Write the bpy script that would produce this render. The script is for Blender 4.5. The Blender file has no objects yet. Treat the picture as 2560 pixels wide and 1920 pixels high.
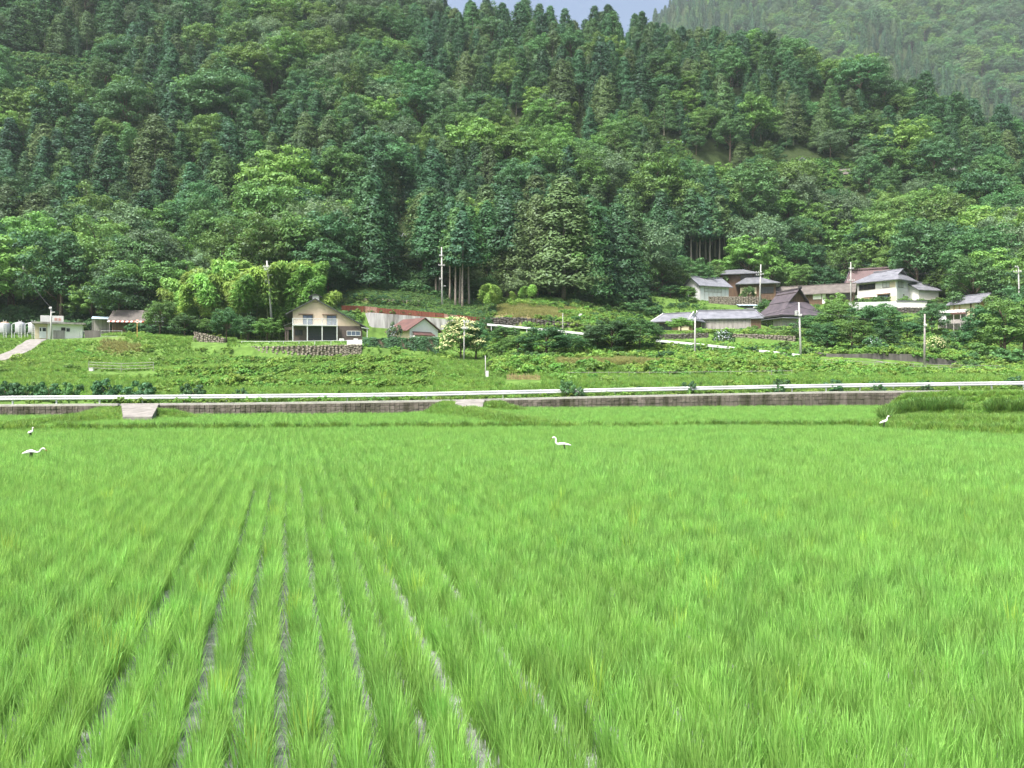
import bpy, bmesh, math, random
import numpy as np
from mathutils import Vector, Matrix
R_ = math.radians
scene = bpy.context.scene
# ------------------------------------------------------------------ camera
F, HZ, CZ = 1920.0, 943.0, 2.4          # focal length and horizon in photo pixels, eye height over the paddy
cam = bpy.data.cameras.new("Camera"); cam_o = bpy.data.objects.new("Camera", cam)
scene.collection.objects.link(cam_o); scene.camera = cam_o
cam.sensor_width = 36.0; cam.lens = 27.0; cam.shift_y = -(960 - HZ) / 2560
cam.clip_start = 0.1; cam.clip_end = 6000
cam_o.location = (0, 0, CZ); cam_o.rotation_euler = (R_(90), 0, 0)
# ------------------------------------------------------------------ sky, sun, exposure
SUN_EL, SUN_AZ = 61.0, -136.0            # azimuth clockwise from +Y: the sun stands high on the left behind the viewer
world = bpy.data.worlds.new("World"); scene.world = world; world.use_nodes = True
wn = world.node_tree; bg = wn.nodes["Background"]
sky = wn.nodes.new("ShaderNodeTexSky"); sky.sky_type = 'NISHITA'; sky.sun_disc = False
sky.sun_elevation = R_(SUN_EL); sky.sun_rotation = R_(SUN_AZ)
sky.air_density = 1.0; sky.dust_density = 9.0; sky.ozone_density = 2.0; sky.altitude = 100
wn.links.new(sky.outputs[0], bg.inputs[0]); bg.inputs[1].default_value = 0.14
sun = bpy.data.lights.new("Sun", 'SUN'); sun.energy = 3.9; sun.angle = R_(12); sun.color = (1.0, 0.95, 0.87)
sun_o = bpy.data.objects.new("Sun", sun); scene.collection.objects.link(sun_o)
el, az = R_(SUN_EL), R_(SUN_AZ)
sdir = Vector((math.sin(az) * math.cos(el), math.cos(az) * math.cos(el), math.sin(el)))
sun_o.rotation_euler = sdir.to_track_quat('Z', 'Y').to_euler(); sun_o.location = (0, 0, 60)
vs = scene.view_settings; vs.view_transform = 'Standard'; vs.look = 'None'; vs.exposure = 0.98; vs.gamma = 1.0
scene.render.engine = 'CYCLES'
cy = scene.cycles
cy.use_denoising = True; cy.max_bounces = 6; cy.diffuse_bounces = 3; cy.glossy_bounces = 2
cy.transmission_bounces = 4; cy.transparent_max_bounces = 6; cy.volume_bounces = 1
cy.caustics_reflective = False; cy.caustics_refractive = False
try: cy.denoising_prefilter = 'ACCURATE'
except Exception: pass

# ------------------------------------------------------------------ helpers
col = scene.collection
rng = np.random.default_rng(7)
random.seed(7)
def P(px, py, Y): return Vector(((px - 1280) / F * Y, Y, CZ - (py - HZ) / F * Y))
def zpy(py, Y): return CZ - (py - HZ) / F * Y
def tag(o, label=None, cat=None, group=None, kind=None):
    if label: o["label"] = label
    if cat: o["category"] = cat
    if group: o["group"] = group
    if kind: o["kind"] = kind
    return o
def link(o, parent=None):
    col.objects.link(o)
    if parent is not None: o.parent = parent
    return o
def thing(name, label, cat, loc=(0, 0, 0), rz=0, group=None):
    o = bpy.data.objects.new(name, None); o.empty_display_size = .3
    o.location = loc; o.rotation_euler = (0, 0, rz)
    return tag(link(o), label, cat, group)
def mesh_np(name, verts, faces, mat=None, attrs=None, smooth=False):
    """verts (N,3); faces (M,k) int array"""
    verts = np.asarray(verts, dtype=np.float32); faces = np.asarray(faces, dtype=np.int32)
    m = bpy.data.meshes.new(name); k = faces.shape[1]
    m.vertices.add(len(verts)); m.vertices.foreach_set("co", verts.ravel())
    m.loops.add(faces.size); m.loops.foreach_set("vertex_index", faces.ravel())
    m.polygons.add(len(faces)); m.polygons.foreach_set("loop_start", np.arange(0, faces.size, k, dtype=np.int32))
    m.polygons.foreach_set("loop_total", np.full(len(faces), k, dtype=np.int32))
    if smooth: m.polygons.foreach_set("use_smooth", np.ones(len(faces), dtype=bool))
    for an, av in (attrs or {}).items():
        av = np.asarray(av, dtype=np.float32)
        if av.ndim == 1:
            a = m.attributes.new(an, 'FLOAT', 'POINT'); a.data.foreach_set("value", av)
        else:
            a = m.attributes.new(an, 'FLOAT_VECTOR', 'POINT'); a.data.foreach_set("vector", av.ravel())
    if mat: m.materials.append(mat)
    m.update(calc_edges=True); m.validate()
    return m
class MB:
    """collects pieces, builds ONE mesh object"""
    def __init__(s): s.v = []; s.f = []
    def poly(s, pts, faces):
        b = len(s.v); s.v += [tuple(p) for p in pts]; s.f += [tuple(b + i for i in f) for f in faces]; return s
    def box(s, x0, x1, y0, y1, z0, z1):
        p = [(x0,y0,z0),(x1,y0,z0),(x1,y1,z0),(x0,y1,z0),(x0,y0,z1),(x1,y0,z1),(x1,y1,z1),(x0,y1,z1)]
        return s.poly(p, [(3,2,1,0),(4,5,6,7),(0,1,5,4),(1,2,6,5),(2,3,7,6),(3,0,4,7)])
    def prism(s, pts, d):
        """flat polygon pts (3d) extruded by vector d"""
        n = len(pts); q = [tuple(a + b for a, b in zip(p, d)) for p in pts]
        return s.poly(list(pts) + q, [tuple(range(n - 1, -1, -1)), tuple(range(n, 2 * n))] + [(i, (i + 1) % n, n + (i + 1) % n, n + i) for i in range(n)])
    def tube(s, pts, rad, n=8, cap=True):
        pts = [Vector(p) for p in pts]; rad = rad if isinstance(rad, (list, tuple)) else [rad] * len(pts)
        b = len(s.v)
        for i, p in enumerate(pts):
            d = (pts[min(i + 1, len(pts) - 1)] - pts[max(i - 1, 0)]).normalized()
            u = d.cross(Vector((0, 1, 0.01)) if abs(d.y) < .9 else Vector((1, 0, 0))).normalized(); w = d.cross(u)
            for k in range(n):
                a = 2 * math.pi * k / n
                s.v.append(tuple(p + (u * math.cos(a) + w * math.sin(a)) * rad[i]))
        for i in range(len(pts) - 1):
            for k in range(n):
                s.f.append((b + i * n + k, b + i * n + (k + 1) % n, b + (i + 1) * n + (k + 1) % n, b + (i + 1) * n + k))
        if cap:
            s.f.append(tuple(b + k for k in range(n - 1, -1, -1))); s.f.append(tuple(b + (len(pts) - 1) * n + k for k in range(n)))
        return s
    def lathe(s, prof, n=14, c=(0, 0)):
        b = len(s.v)
        for r, z in prof:
            for k in range(n):
                a = 2 * math.pi * k / n; s.v.append((c[0] + r * math.cos(a), c[1] + r * math.sin(a), z))
        for i in range(len(prof) - 1):
            for k in range(n):
                s.f.append((b + i * n + k, b + i * n + (k + 1) % n, b + (i + 1) * n + (k + 1) % n, b + (i + 1) * n + k))
        s.f.append(tuple(b + k for k in range(n - 1, -1, -1))); s.f.append(tuple(b + (len(prof) - 1) * n + k for k in range(n)))
        return s
    def mesh(s, name, mat, smooth=False):
        m = bpy.data.meshes.new(name); m.from_pydata(s.v, [], s.f)
        if smooth: m.polygons.foreach_set("use_smooth", [True] * len(m.polygons))
        if mat: m.materials.append(mat)
        m.update(); return m
    def build(s, name, mat, parent=None, smooth=False, loc=None):
        o = bpy.data.objects.new(name, s.mesh(name, mat, smooth))
        if loc is not None: o.location = loc
        return link(o, parent)
# value noise
_perm = np.random.default_rng(3).random((64, 64))
def vnoise(x, y):
    x = np.asarray(x, float); y = np.asarray(y, float)
    xi = np.floor(x).astype(int); yi = np.floor(y).astype(int); fx = x - xi; fy = y - yi
    fx = fx * fx * (3 - 2 * fx); fy = fy * fy * (3 - 2 * fy)
    g = lambda a, b: _perm[a % 64, b % 64]
    return (g(xi, yi) * (1 - fx) + g(xi + 1, yi) * fx) * (1 - fy) + (g(xi, yi + 1) * (1 - fx) + g(xi + 1, yi + 1) * fx) * fy
def fbm(x, y): return (vnoise(x, y) * .55 + vnoise(x * 2.1 + 7, y * 2.1 + 3) * .3 + vnoise(x * 4.3 + 1, y * 4.3 + 9) * .15)

# ------------------------------------------------------------------ materials
def newmat(name):
    m = bpy.data.materials.new(name); m.use_nodes = True
    nt = m.node_tree; return m, nt, nt.nodes, nt.links, nt.nodes["Principled BSDF"]
def mat_plain(name, c, rough=.7, var=.18, scale=3.0, bump=0.0, metal=0.0, c2=None, streak=False, spec=.3):
    """painted / weathered surface: colour broken up by two noises, optional vertical rain streaks"""
    m, nt, N, L, b = newmat(name)
    tc = N.new("ShaderNodeTexCoord"); mp = N.new("ShaderNodeMapping"); L.new(tc.outputs["Object"], mp.inputs[0])
    if streak: mp.inputs["Scale"].default_value = (1.0, 1.0, .12)
    n1 = N.new("ShaderNodeTexNoise"); n1.inputs["Scale"].default_value = scale; n1.inputs["Detail"].default_value = 6; n1.inputs["Roughness"].default_value = .65
    L.new(mp.outputs[0], n1.inputs[0])
    r = N.new("ShaderNodeValToRGB"); L.new(n1.outputs[0], r.inputs[0])
    c2 = c2 or tuple(x * (1 - 2 * var) for x in c)
    r.color_ramp.elements[0].position = .35; r.color_ramp.elements[1].position = .62
    r.color_ramp.elements[0].color = (*c2, 1); r.color_ramp.elements[1].color = (*c, 1)
    L.new(r.outputs[0], b.inputs["Base Color"]); b.inputs["Roughness"].default_value = rough; b.inputs["Metallic"].default_value = metal
    b.inputs["Specular IOR Level"].default_value = spec
    if bump:
        bp = N.new("ShaderNodeBump"); bp.inputs["Strength"].default_value = bump; bp.inputs["Distance"].default_value = .05
        L.new(n1.outputs[0], bp.inputs["Height"]); L.new(bp.outputs[0], b.inputs["Normal"])
    return m
def mat_leaf(name, c, var=.35, transl=.28, hue=.014, world_scale=None, world_amt=.0, dry=None):
    """foliage: diffuse + translucent, brightness by clump (tint), hue by plant"""
    m, nt, N, L, b = newmat(name); N.remove(b); out = N["Material Output"]
    oi = N.new("ShaderNodeObjectInfo"); at = N.new("ShaderNodeAttribute"); at.attribute_name = "tint"
    hs = N.new("ShaderNodeHueSaturation"); hs.inputs["Color"].default_value = (*c, 1)
    mr = N.new("ShaderNodeMapRange"); mr.inputs[3].default_value = .5 - hue; mr.inputs[4].default_value = .5 + hue
    L.new(oi.outputs["Random"], mr.inputs[0]); L.new(mr.outputs[0], hs.inputs["Hue"])
    mv = N.new("ShaderNodeMapRange"); mv.inputs[3].default_value = 1 - var; mv.inputs[4].default_value = 1 + var
    L.new(at.outputs["Fac"], mv.inputs[0])
    ml = N.new("ShaderNodeMath"); ml.operation = 'MULTIPLY'; L.new(mv.outputs[0], ml.inputs[0])
    m2 = N.new("ShaderNodeMapRange"); m2.inputs[3].default_value = 1 - var * .6; m2.inputs[4].default_value = 1 + var * .75
    r2 = N.new("ShaderNodeMath"); r2.operation = 'FRACT'; r3 = N.new("ShaderNodeMath"); r3.operation = 'MULTIPLY'; r3.inputs[1].default_value = 7.31
    L.new(oi.outputs["Random"], r3.inputs[0]); L.new(r3.outputs[0], r2.inputs[0]); L.new(r2.outputs[0], m2.inputs[0])
    L.new(m2.outputs[0], ml.inputs[1]); L.new(ml.outputs[0], hs.inputs["Value"])
    colout = hs.outputs[0]
    if world_scale:
        ge = N.new("ShaderNodeNewGeometry"); nz = N.new("ShaderNodeTexNoise"); nz.inputs["Scale"].default_value = world_scale; nz.inputs["Detail"].default_value = 4
        L.new(ge.outputs["Position"], nz.inputs[0])
        mx = N.new("ShaderNodeMix"); mx.data_type = 'RGBA'
        rr = N.new("ShaderNodeMapRange"); rr.inputs[1].default_value = .42; rr.inputs[2].default_value = .68; rr.inputs[3].default_value = 0; rr.inputs[4].default_value = world_amt
        L.new(nz.outputs[0], rr.inputs[0]); L.new(rr.outputs[0], mx.inputs[0])
        L.new(colout, mx.inputs[6]); mx.inputs[7].default_value = (*(dry or c), 1); colout = mx.outputs[2]
    d = N.new("ShaderNodeBsdfDiffuse"); t = N.new("ShaderNodeBsdfTranslucent"); mixs = N.new("ShaderNodeMixShader"); mixs.inputs[0].default_value = transl
    hs2 = N.new("ShaderNodeHueSaturation"); hs2.inputs["Hue"].default_value = .485; hs2.inputs["Value"].default_value = 1.25; L.new(colout, hs2.inputs["Color"])
    L.new(colout, d.inputs[0]); L.new(hs2.outputs[0], t.inputs[0]); L.new(d.outputs[0], mixs.inputs[1]); L.new(t.outputs[0], mixs.inputs[2])
    g = N.new("ShaderNodeBsdfGlossy"); g.inputs["Roughness"].default_value = .5; g.inputs[0].default_value = (.72, .85, 1, 1)  # blue in the gloss colour paints a sky sheen on the leaves
    ad = N.new("ShaderNodeMixShader"); ad.inputs[0].default_value = .02
    L.new(mixs.outputs[0], ad.inputs[1]); L.new(g.outputs[0], ad.inputs[2]); L.new(ad.outputs[0], out.inputs[0])
    return m

# ------------------------------------------------------------------ terrain profile, read off the photograph column by column
# each column: photo x, then (distance, photo y of the ground there)
COLS = [
 (-500, [(58,1003),(64,984),(86,940),(105,900),(118,868),(126,850),(146,842),(156,810),(200,650)]),
 (0,    [(58,1003),(64,984),(86,940),(105,902),(118,870),(126,850),(146,842),(156,810),(200,650)]),
 (150,  [(58,1003),(64,984),(80,946),(100,903),(112,870),(122,849),(146,840),(156,805),(200,650)]),
 (300,  [(58,1002),(64,985),(72,966),(80,948),(88,930),(101,916),(112,897),(116,868),(121,842),(146,832),(156,800),(200,650)]),
 (480,  [(58,1001),(64,983),(69.8,973),(70.9,956),(80.6,949),(81.8,926),(94.2,918),(95.6,900),(112,893),(117,866),(124,850),(142,840),(160,790),(200,650)]),
 (620,  [(58,1000),(64,981),(69.6,974),(70.6,955),(80.8,949),(81.9,923),(93.4,915),(94.8,898),(114.0,893),(114.6,866),(118,857),(144,849),(160,790),(200,650)]),
 (900,  [(59,999),(64,981),(69.6,974),(70.6,955),(80.8,949),(81.9,922),(93.4,914),(94.8,897),(114.0,893),(114.6,866),(118,857),(144.6,849),(145.4,781),(155.4,769),(156.2,744),(163,732),(200,640)]),
 (1050, [(59,998),(65,980),(70.2,973),(71.3,955),(81.4,949),(82.6,923),(93.4,916),(95,899),(114.0,896),(114.6,880),(120,860),(144.6,851),(145.4,792),(155.4,779),(156.2,762),(163,745),(200,650)]),
 (1130, [(60,997),(65,979),(71,970),(73,957),(82,950),(86,930),(95,922),(100,908),(115,898),(120,884),(135,855),(144.6,840),(145.4,796),(156,780),(164,765),(200,670)]),
 (1200, [(60,996),(66,977),(80,952),(88,944),(96,928),(104,912),(115,900),(124,870),(135,845),(144.6,828),(146,802),(156,779),(166,765),(200,680)]),
 (1300, [(60,994),(66,974),(82,948),(86,940),(91,906),(108,899),(118,872),(126,838),(129,826),(133.5,823),(135,792),(142,773),(152,766),(166,752),(200,685)]),
 (1450, [(61,989),(66,970),(82,946),(86,938),(91,904),(108,896),(118,864),(123,843),(126.5,839),(131,836),(133,816),(142,796),(152,785),(168,764),(200,695)]),
 (1650, [(62,985),(67,965),(84,944),(87,938),(92,905),(108,892),(116,866),(120,860),(124.5,857),(138.7,861),(140,835),(150,829),(165,824),(171,802),(178,778),(187,765),(190,744),(208,736),(225,690)]),
 (1850, [(63,980),(68,960),(84,943),(87,938),(92,905),(105,896),(113,883),(116,880),(120.5,877),(136.8,866),(138,832),(150,825),(166,820),(173,797),(179,772),(190,764),(206,752),(225,710)]),
 (2000, [(64,977),(69,957),(84,941),(88,933),(94,910),(104,900),(111,895),(114.5,893),(119,890),(133,866),(148,838),(165,820),(178,800),(188,768),(206,760),(222,730)]),
 (2200, [(65,973),(70,955),(90,938),(96,926),(104,913),(108,907),(112.0,904),(112.8,882),(125,874),(150,838),(165,808),(173.2,799),(174.2,770),(175.6,757),(206,752),(222,725)]),
 (2400, [(66,970),(71,952),(95,937),(106,922),(112.0,919),(112.8,900),(125,887),(150,852),(165,805),(176,772),(195,742),(222,690)]),
 (2560, [(67,967),(73,950),(100,937),(114,926),(120,916),(140,890),(160,842),(180,782),(210,695)]),
 (3060, [(69,964),(75,950),(100,937),(114,926),(120,916),(140,890),(160,842),(180,782),(210,695)]),
]
RIDGE = [(-500,-200,370),(0,-120,370),(500,-60,365),(900,20,360),(1000,50,357),(1100,66,355),(1300,88,350),(1400,114,348),(1620,136,340),(1800,160,330),(2000,205,320),(2150,268,312),(2350,335,305),(2500,395,300),(2700,455,295),(3060,520,290)]
FARR = [(-500,900),(1300,330),(1500,150),(1600,72),(1660,40),(1760,5),(1950,-60),(2200,-110),(2560,-150),(3060,-200)]
NY = 2701; YG = np.linspace(50, 1400, NY)
cpx = np.array([c[0] for c in COLS], float); CU = (cpx - 1280) / F
ZT = np.zeros((len(COLS), NY))
for i, (px, prof) in enumerate(COLS):
    ys = [a for a, b in prof]; zs = [zpy(b, a) for a, b in prof]
    rp = np.interp(px, [r[0] for r in RIDGE], [r[1] for r in RIDGE]); ry = np.interp(px, [r[0] for r in RIDGE], [r[2] for r in RIDGE])
    rz = zpy(rp, ry)
    y0, z0 = ys[-1], zs[-1]
    for t in (.25, .5, .75, 1.0):
        ys.append(y0 + (ry - y0) * t); zs.append(z0 + (rz - z0) * (t ** .93))
    fp = np.interp(px, [r[0] for r in FARR], [r[1] for r in FARR]); fz = zpy(fp, 1200)
    ys += [ry + 25, ry + 90, 560, 660, 1200, 1400]; zs += [rz - 4, rz - 45, max(rz - 75, 20), max(rz - 60, 20) * .9 + fz * .1, fz, fz - 40]
    ys = [50] + ys; zs = [zs[0] - .35] + zs
    ZT[i] = np.interp(YG, ys, zs)
def terrain(X, Y):
    X = np.asarray(X, float); Y = np.asarray(Y, float)
    u = np.clip(X / np.maximum(Y, 1), CU[0], CU[-1] - 1e-6)
    k = np.clip(np.searchsorted(CU, u, side='right') - 1, 0, len(CU) - 2)
    fu = (u - CU[k]) / (CU[k + 1] - CU[k])
    fy = np.clip((Y - 50) / (YG[1] - YG[0]), 0, NY - 1.001); j = fy.astype(int); fy = fy - j
    z = (ZT[k, j] * (1 - fy) + ZT[k, j + 1] * fy) * (1 - fu) + (ZT[k + 1, j] * (1 - fy) + ZT[k + 1, j + 1] * fy) * fu
    w = np.clip((Y - 200) / 60, 0, 1) * np.clip(np.where(Y < 380, 1.0, 2.2), 0, 3)
    z = z + w * ((fbm(X / 46 + 5, Y / 60 + 2) - .5) * 22 + (fbm(X / 17, Y / 22) - .5) * 6)
    w2 = np.clip((Y - 64) / 6, 0, 1) * np.clip((140 - Y) / 20, 0, 1)
    return z + w2 * (fbm(X / 3.1, Y / 2.2) - .5) * .45
# paddies, bunds and the roadside wall line
WALLPTS = [(-500, 1015), (0, 1011), (600, 1007), (1100, 1000), (1600, 988), (2100, 978), (2560, 975), (3060, 971)]
def wall_Y(px):                       # the wall runs straight over the ground, a little away from us to the right
    u = (px - 1280) / F
    return 56.55 / (1 - .1316 * u)
def wall_y_at_x(X): return 56.55 + .1316 * X
def coping_z(X):
    px = 1280 + X / wall_y_at_x(X) * F
    return CZ - (np.interp(px, [a for a, b in WALLPTS], [b for a, b in WALLPTS]) - HZ) / F * wall_y_at_x(X)
# bunds: polylines of (x, y, height, half width)
def pl(*pts): return [(*(P(px, HZ, Y).xy), h, w) for px, Y, h, w in pts]
BUNDS = [
 pl((-500, 31.5, .26, .55), (0, 31.5, .28, .6), (500, 32.5, .26, .5), (900, 33, .22, .45), (1300, 33.6, .22, .4), (1900, 34.4, .22, .4), (2200, 33.5, .3, .6), (2330, 31, .34, .9), (2560, 29.5, .34, 1.1), (3060, 28, .3, 1.1)),
 pl((1120, 54.2, .75, 1.3), (1150, 50, .5, 1.2), (1210, 44, .35, 1.0), (1300, 38, .32, .8), (1420, 34, .25, .5)),
 pl((1240, 54.3, .6, 1.2), (1290, 52.8, .2, .8)),
 pl((270, 51.0, .62, 1.2), (240, 47.5, .45, 1.4), (120, 43, .3, 1.0), (0, 40, .26, .8), (-400, 36, .25, .7)),
 pl((410, 51.2, .5, 1.1), (470, 50, .15, .8)),
 pl((2290, 57.0, 1.1, 1.6), (2400, 56.0, 1.25, 2.2), (2560, 55.0, 1.3, 2.4), (3060, 54, 1.3, 2.4)),
 pl((2240, 47.0, .3, 1.2), (2330, 45, .6, 2.2), (2560, 43.5, .7, 2.6), (3060, 42, .7, 2.6)),
 pl((2230, 37.5, .3, 1.0), (2330, 37, .45, 2.2), (2560, 36, .45, 2.8), (3060, 35, .45, 2.8)),
]
def bund_h(X, Y):
    X = np.asarray(X, float); Y = np.asarray(Y, float); out = np.zeros(np.broadcast(X, Y).shape)
    for b in BUNDS:
        for (ax, ay, ah, aw), (bx, by, bh, bw) in zip(b[:-1], b[1:]):
            dx, dy = bx - ax, by - ay
            t = np.clip(((X - ax) * dx + (Y - ay) * dy) / (dx * dx + dy * dy), 0, 1)
            d = np.hypot(X - ax - t * dx, Y - ay - t * dy); w = aw + (bw - aw) * t; h = ah + (bh - ah) * t
            out = np.maximum(out, h * np.clip(1.5 - d / w, 0, 1) ** 1.3)
    return out
def bund1_y(X):
    b = BUNDS[0]; return np.interp(X, [p[0] for p in b], [p[1] for p in b])
def field_base(X, Y):
    z2 = -.42 + .34 * np.clip((X + 8) / 6, 0, 1)
    return np.where(Y < bund1_y(X), 0.0, z2)
def field_z(X, Y):
    w = np.clip((Y - (wall_y_at_x(X) - .0)) / .4, 0, 1)
    z = field_base(X, Y) + bund_h(X, Y)
    return z
def ground_z(X, Y):
    X = np.asarray(X, float); Y = np.asarray(Y, float)
    wy = wall_y_at_x(X)
    zroad = coping_z(X) - .16
    zf = np.minimum(field_z(X, Y) - .03, zroad - .02 + 0 * Y + np.where(Y > wy - .4, 0, 9))
    zt = terrain(X, Y)
    a = np.clip((Y - (wy + 3.4)) / 3.0, 0, 1)            # verge blends from road level into the fields behind
    zb = (zroad - .04) * (1 - a) + zt * a
    return np.where(Y < wy + .25, zf, zb)

# ground sheet: a fan that is finest where the photograph shows most
def build_ground():
    us = np.concatenate([np.linspace(-1.5, -.76, 16)[:-1], np.linspace(-.76, .76, 330), np.linspace(.76, 1.5, 16)[1:]])
    ys = np.concatenate([np.arange(2, 27, 1.2), np.arange(27, 66, .34), np.arange(66, 120, .5), np.arange(120, 230, .8), np.arange(230, 400, 4), np.arange(400, 1391, 12)])
    U, Yg = np.meshgrid(us, ys); X = U * Yg
    Z = ground_z(X, Yg)
    V = np.stack([X, Yg, Z], -1).reshape(-1, 3); n, m = Yg.shape
    i = np.arange(n * m).reshape(n, m)
    Fq = np.stack([i[:-1, :-1], i[:-1, 1:], i[1:, 1:], i[1:, :-1]], -1).reshape(-1, 4)
    # dry / bare share and forest-floor share, by place
    px = 1280 + U * F; py = HZ - (Z - CZ) / Yg * F
    dry = np.zeros_like(Z)
    def blob(cx, cy, rx, ry, a): 
        nonlocal dry
        dry = np.maximum(dry, a * np.clip(1.6 - np.hypot((px - cx) / rx, (py - cy) / ry), 0, 1))
    blob(1350, 785, 130, 25, 1.0); blob(1480, 800, 60, 20, .7); blob(300, 870, 60, 24, .3); blob(1530, 900, 160, 6, .8); blob(60, 910, 80, 10, .4); blob(950, 757, 120, 16, .35); blob(1120, 780, 60, 10, .35)
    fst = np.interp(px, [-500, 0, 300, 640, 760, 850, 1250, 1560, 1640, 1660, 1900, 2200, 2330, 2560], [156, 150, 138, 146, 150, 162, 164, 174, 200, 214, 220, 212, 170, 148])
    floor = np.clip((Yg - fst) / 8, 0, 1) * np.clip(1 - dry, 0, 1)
    o = bpy.data.objects.new("ground", mesh_np("ground", V, Fq, None, {"dry": dry.ravel(), "floor": floor.ravel()}, smooth=True))
    m_, nt, N, L, b = newmat("ground_soil")
    ge = N.new("ShaderNodeNewGeometry"); nz = N.new("ShaderNodeTexNoise"); nz.inputs["Scale"].default_value = .9; nz.inputs["Detail"].default_value = 8; L.new(ge.outputs["Position"], nz.inputs[0])
    rp = N.new("ShaderNodeValToRGB"); L.new(nz.outputs[0], rp.inputs[0])
    rp.color_ramp.elements[0].position = .3; rp.color_ramp.elements[1].position = .7
    rp.color_ramp.elements[0].color = (.06, .115, .026, 1); rp.color_ramp.elements[1].color = (.125, .225, .05, 1)
    ad = N.new("ShaderNodeAttribute"); ad.attribute_name = "dry"; af = N.new("ShaderNodeAttribute"); af.attribute_name = "floor"
    rd = N.new("ShaderNodeValToRGB"); L.new(nz.outputs[0], rd.inputs[0])
    rd.color_ramp.elements[0].color = (.10, .085, .045, 1); rd.color_ramp.elements[1].color = (.26, .22, .11, 1)
    m1 = N.new("ShaderNodeMix"); m1.data_type = 'RGBA'; L.new(ad.outputs["Fac"], m1.inputs[0]); L.new(rp.outputs[0], m1.inputs[6]); L.new(rd.outputs[0], m1.inputs[7])
    m2 = N.new("ShaderNodeMix"); m2.data_type = 'RGBA'; L.new(af.outputs["Fac"], m2.inputs[0]); L.new(m1.outputs[2], m2.inputs[6])
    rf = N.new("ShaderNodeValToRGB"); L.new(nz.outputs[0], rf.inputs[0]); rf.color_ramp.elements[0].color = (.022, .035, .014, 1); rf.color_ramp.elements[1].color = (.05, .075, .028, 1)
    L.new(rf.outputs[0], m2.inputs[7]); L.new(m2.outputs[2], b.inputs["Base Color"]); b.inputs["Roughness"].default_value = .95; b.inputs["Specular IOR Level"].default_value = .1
    bp = N.new("ShaderNodeBump"); bp.inputs["Strength"].default_value = .6; bp.inputs["Distance"].default_value = .2; L.new(nz.outputs[0], bp.inputs["Height"]); L.new(bp.outputs[0], b.inputs["Normal"])
    o.data.materials.append(m_); link(o); tag(o, kind="structure"); o["label"] = "grassy farmland rising in terraces to a wooded hillside"
    return m_
M_ground = build_ground()
# the low plain around and behind the viewer
mb = MB(); mb.poly([(-2500, -2500, -1.2), (2500, -2500, -1.2), (2500, 1600, -1.2), (-2500, 1600, -1.2)], [(0, 1, 2, 3)])
tag(mb.build("plain", M_ground), "flat valley floor under the fields", kind="structure")
# the bank the photographer stands on
mb = MB(); mb.prism([(-60, -9, -1), (-60, -9, .85), (-60, .6, .85), (-60, 2.9, -.1), (-60, 2.9, -1)], (120, 0, 0))
tag(mb.build("roadside_bank", M_ground), "grassy bank along the near edge of the paddy", kind="structure")
# wet mud of the paddy; the sky's reflection is painted into its pale blue-grey
m_, nt, N, L, b = newmat("wet_mud")
ge = N.new("ShaderNodeNewGeometry"); nz = N.new("ShaderNodeTexNoise"); nz.inputs["Scale"].default_value = 9; nz.inputs["Detail"].default_value = 8; nz.inputs["Roughness"].default_value = .7; L.new(ge.outputs["Position"], nz.inputs[0])
nw = N.new("ShaderNodeTexNoise"); nw.inputs["Scale"].default_value = 1.3; nw.inputs["Detail"].default_value = 3; L.new(ge.outputs["Position"], nw.inputs[0])
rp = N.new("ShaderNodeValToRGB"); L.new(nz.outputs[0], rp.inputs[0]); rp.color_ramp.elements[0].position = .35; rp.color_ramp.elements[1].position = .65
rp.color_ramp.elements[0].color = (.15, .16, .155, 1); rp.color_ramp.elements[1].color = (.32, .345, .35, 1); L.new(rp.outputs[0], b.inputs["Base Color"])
rr = N.new("ShaderNodeMapRange"); rr.inputs[1].default_value = .4; rr.inputs[2].default_value = .6; rr.inputs[3].default_value = .04; rr.inputs[4].default_value = .25
L.new(nw.outputs[0], rr.inputs[0]); L.new(rr.outputs[0], b.inputs["Roughness"])
bp = N.new("ShaderNodeBump"); bp.inputs["Strength"].default_value = .5; bp.inputs["Distance"].default_value = .03; L.new(nz.outputs[0], bp.inputs["Height"]); L.new(bp.outputs[0], b.inputs["Normal"])
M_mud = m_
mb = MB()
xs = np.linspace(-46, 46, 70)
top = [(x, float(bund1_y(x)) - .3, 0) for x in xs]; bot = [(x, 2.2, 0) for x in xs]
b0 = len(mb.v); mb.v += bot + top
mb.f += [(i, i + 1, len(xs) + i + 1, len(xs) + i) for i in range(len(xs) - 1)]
tag(mb.build("paddy_water", M_mud), "thin water over grey mud between the rice rows", kind="structure")
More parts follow.
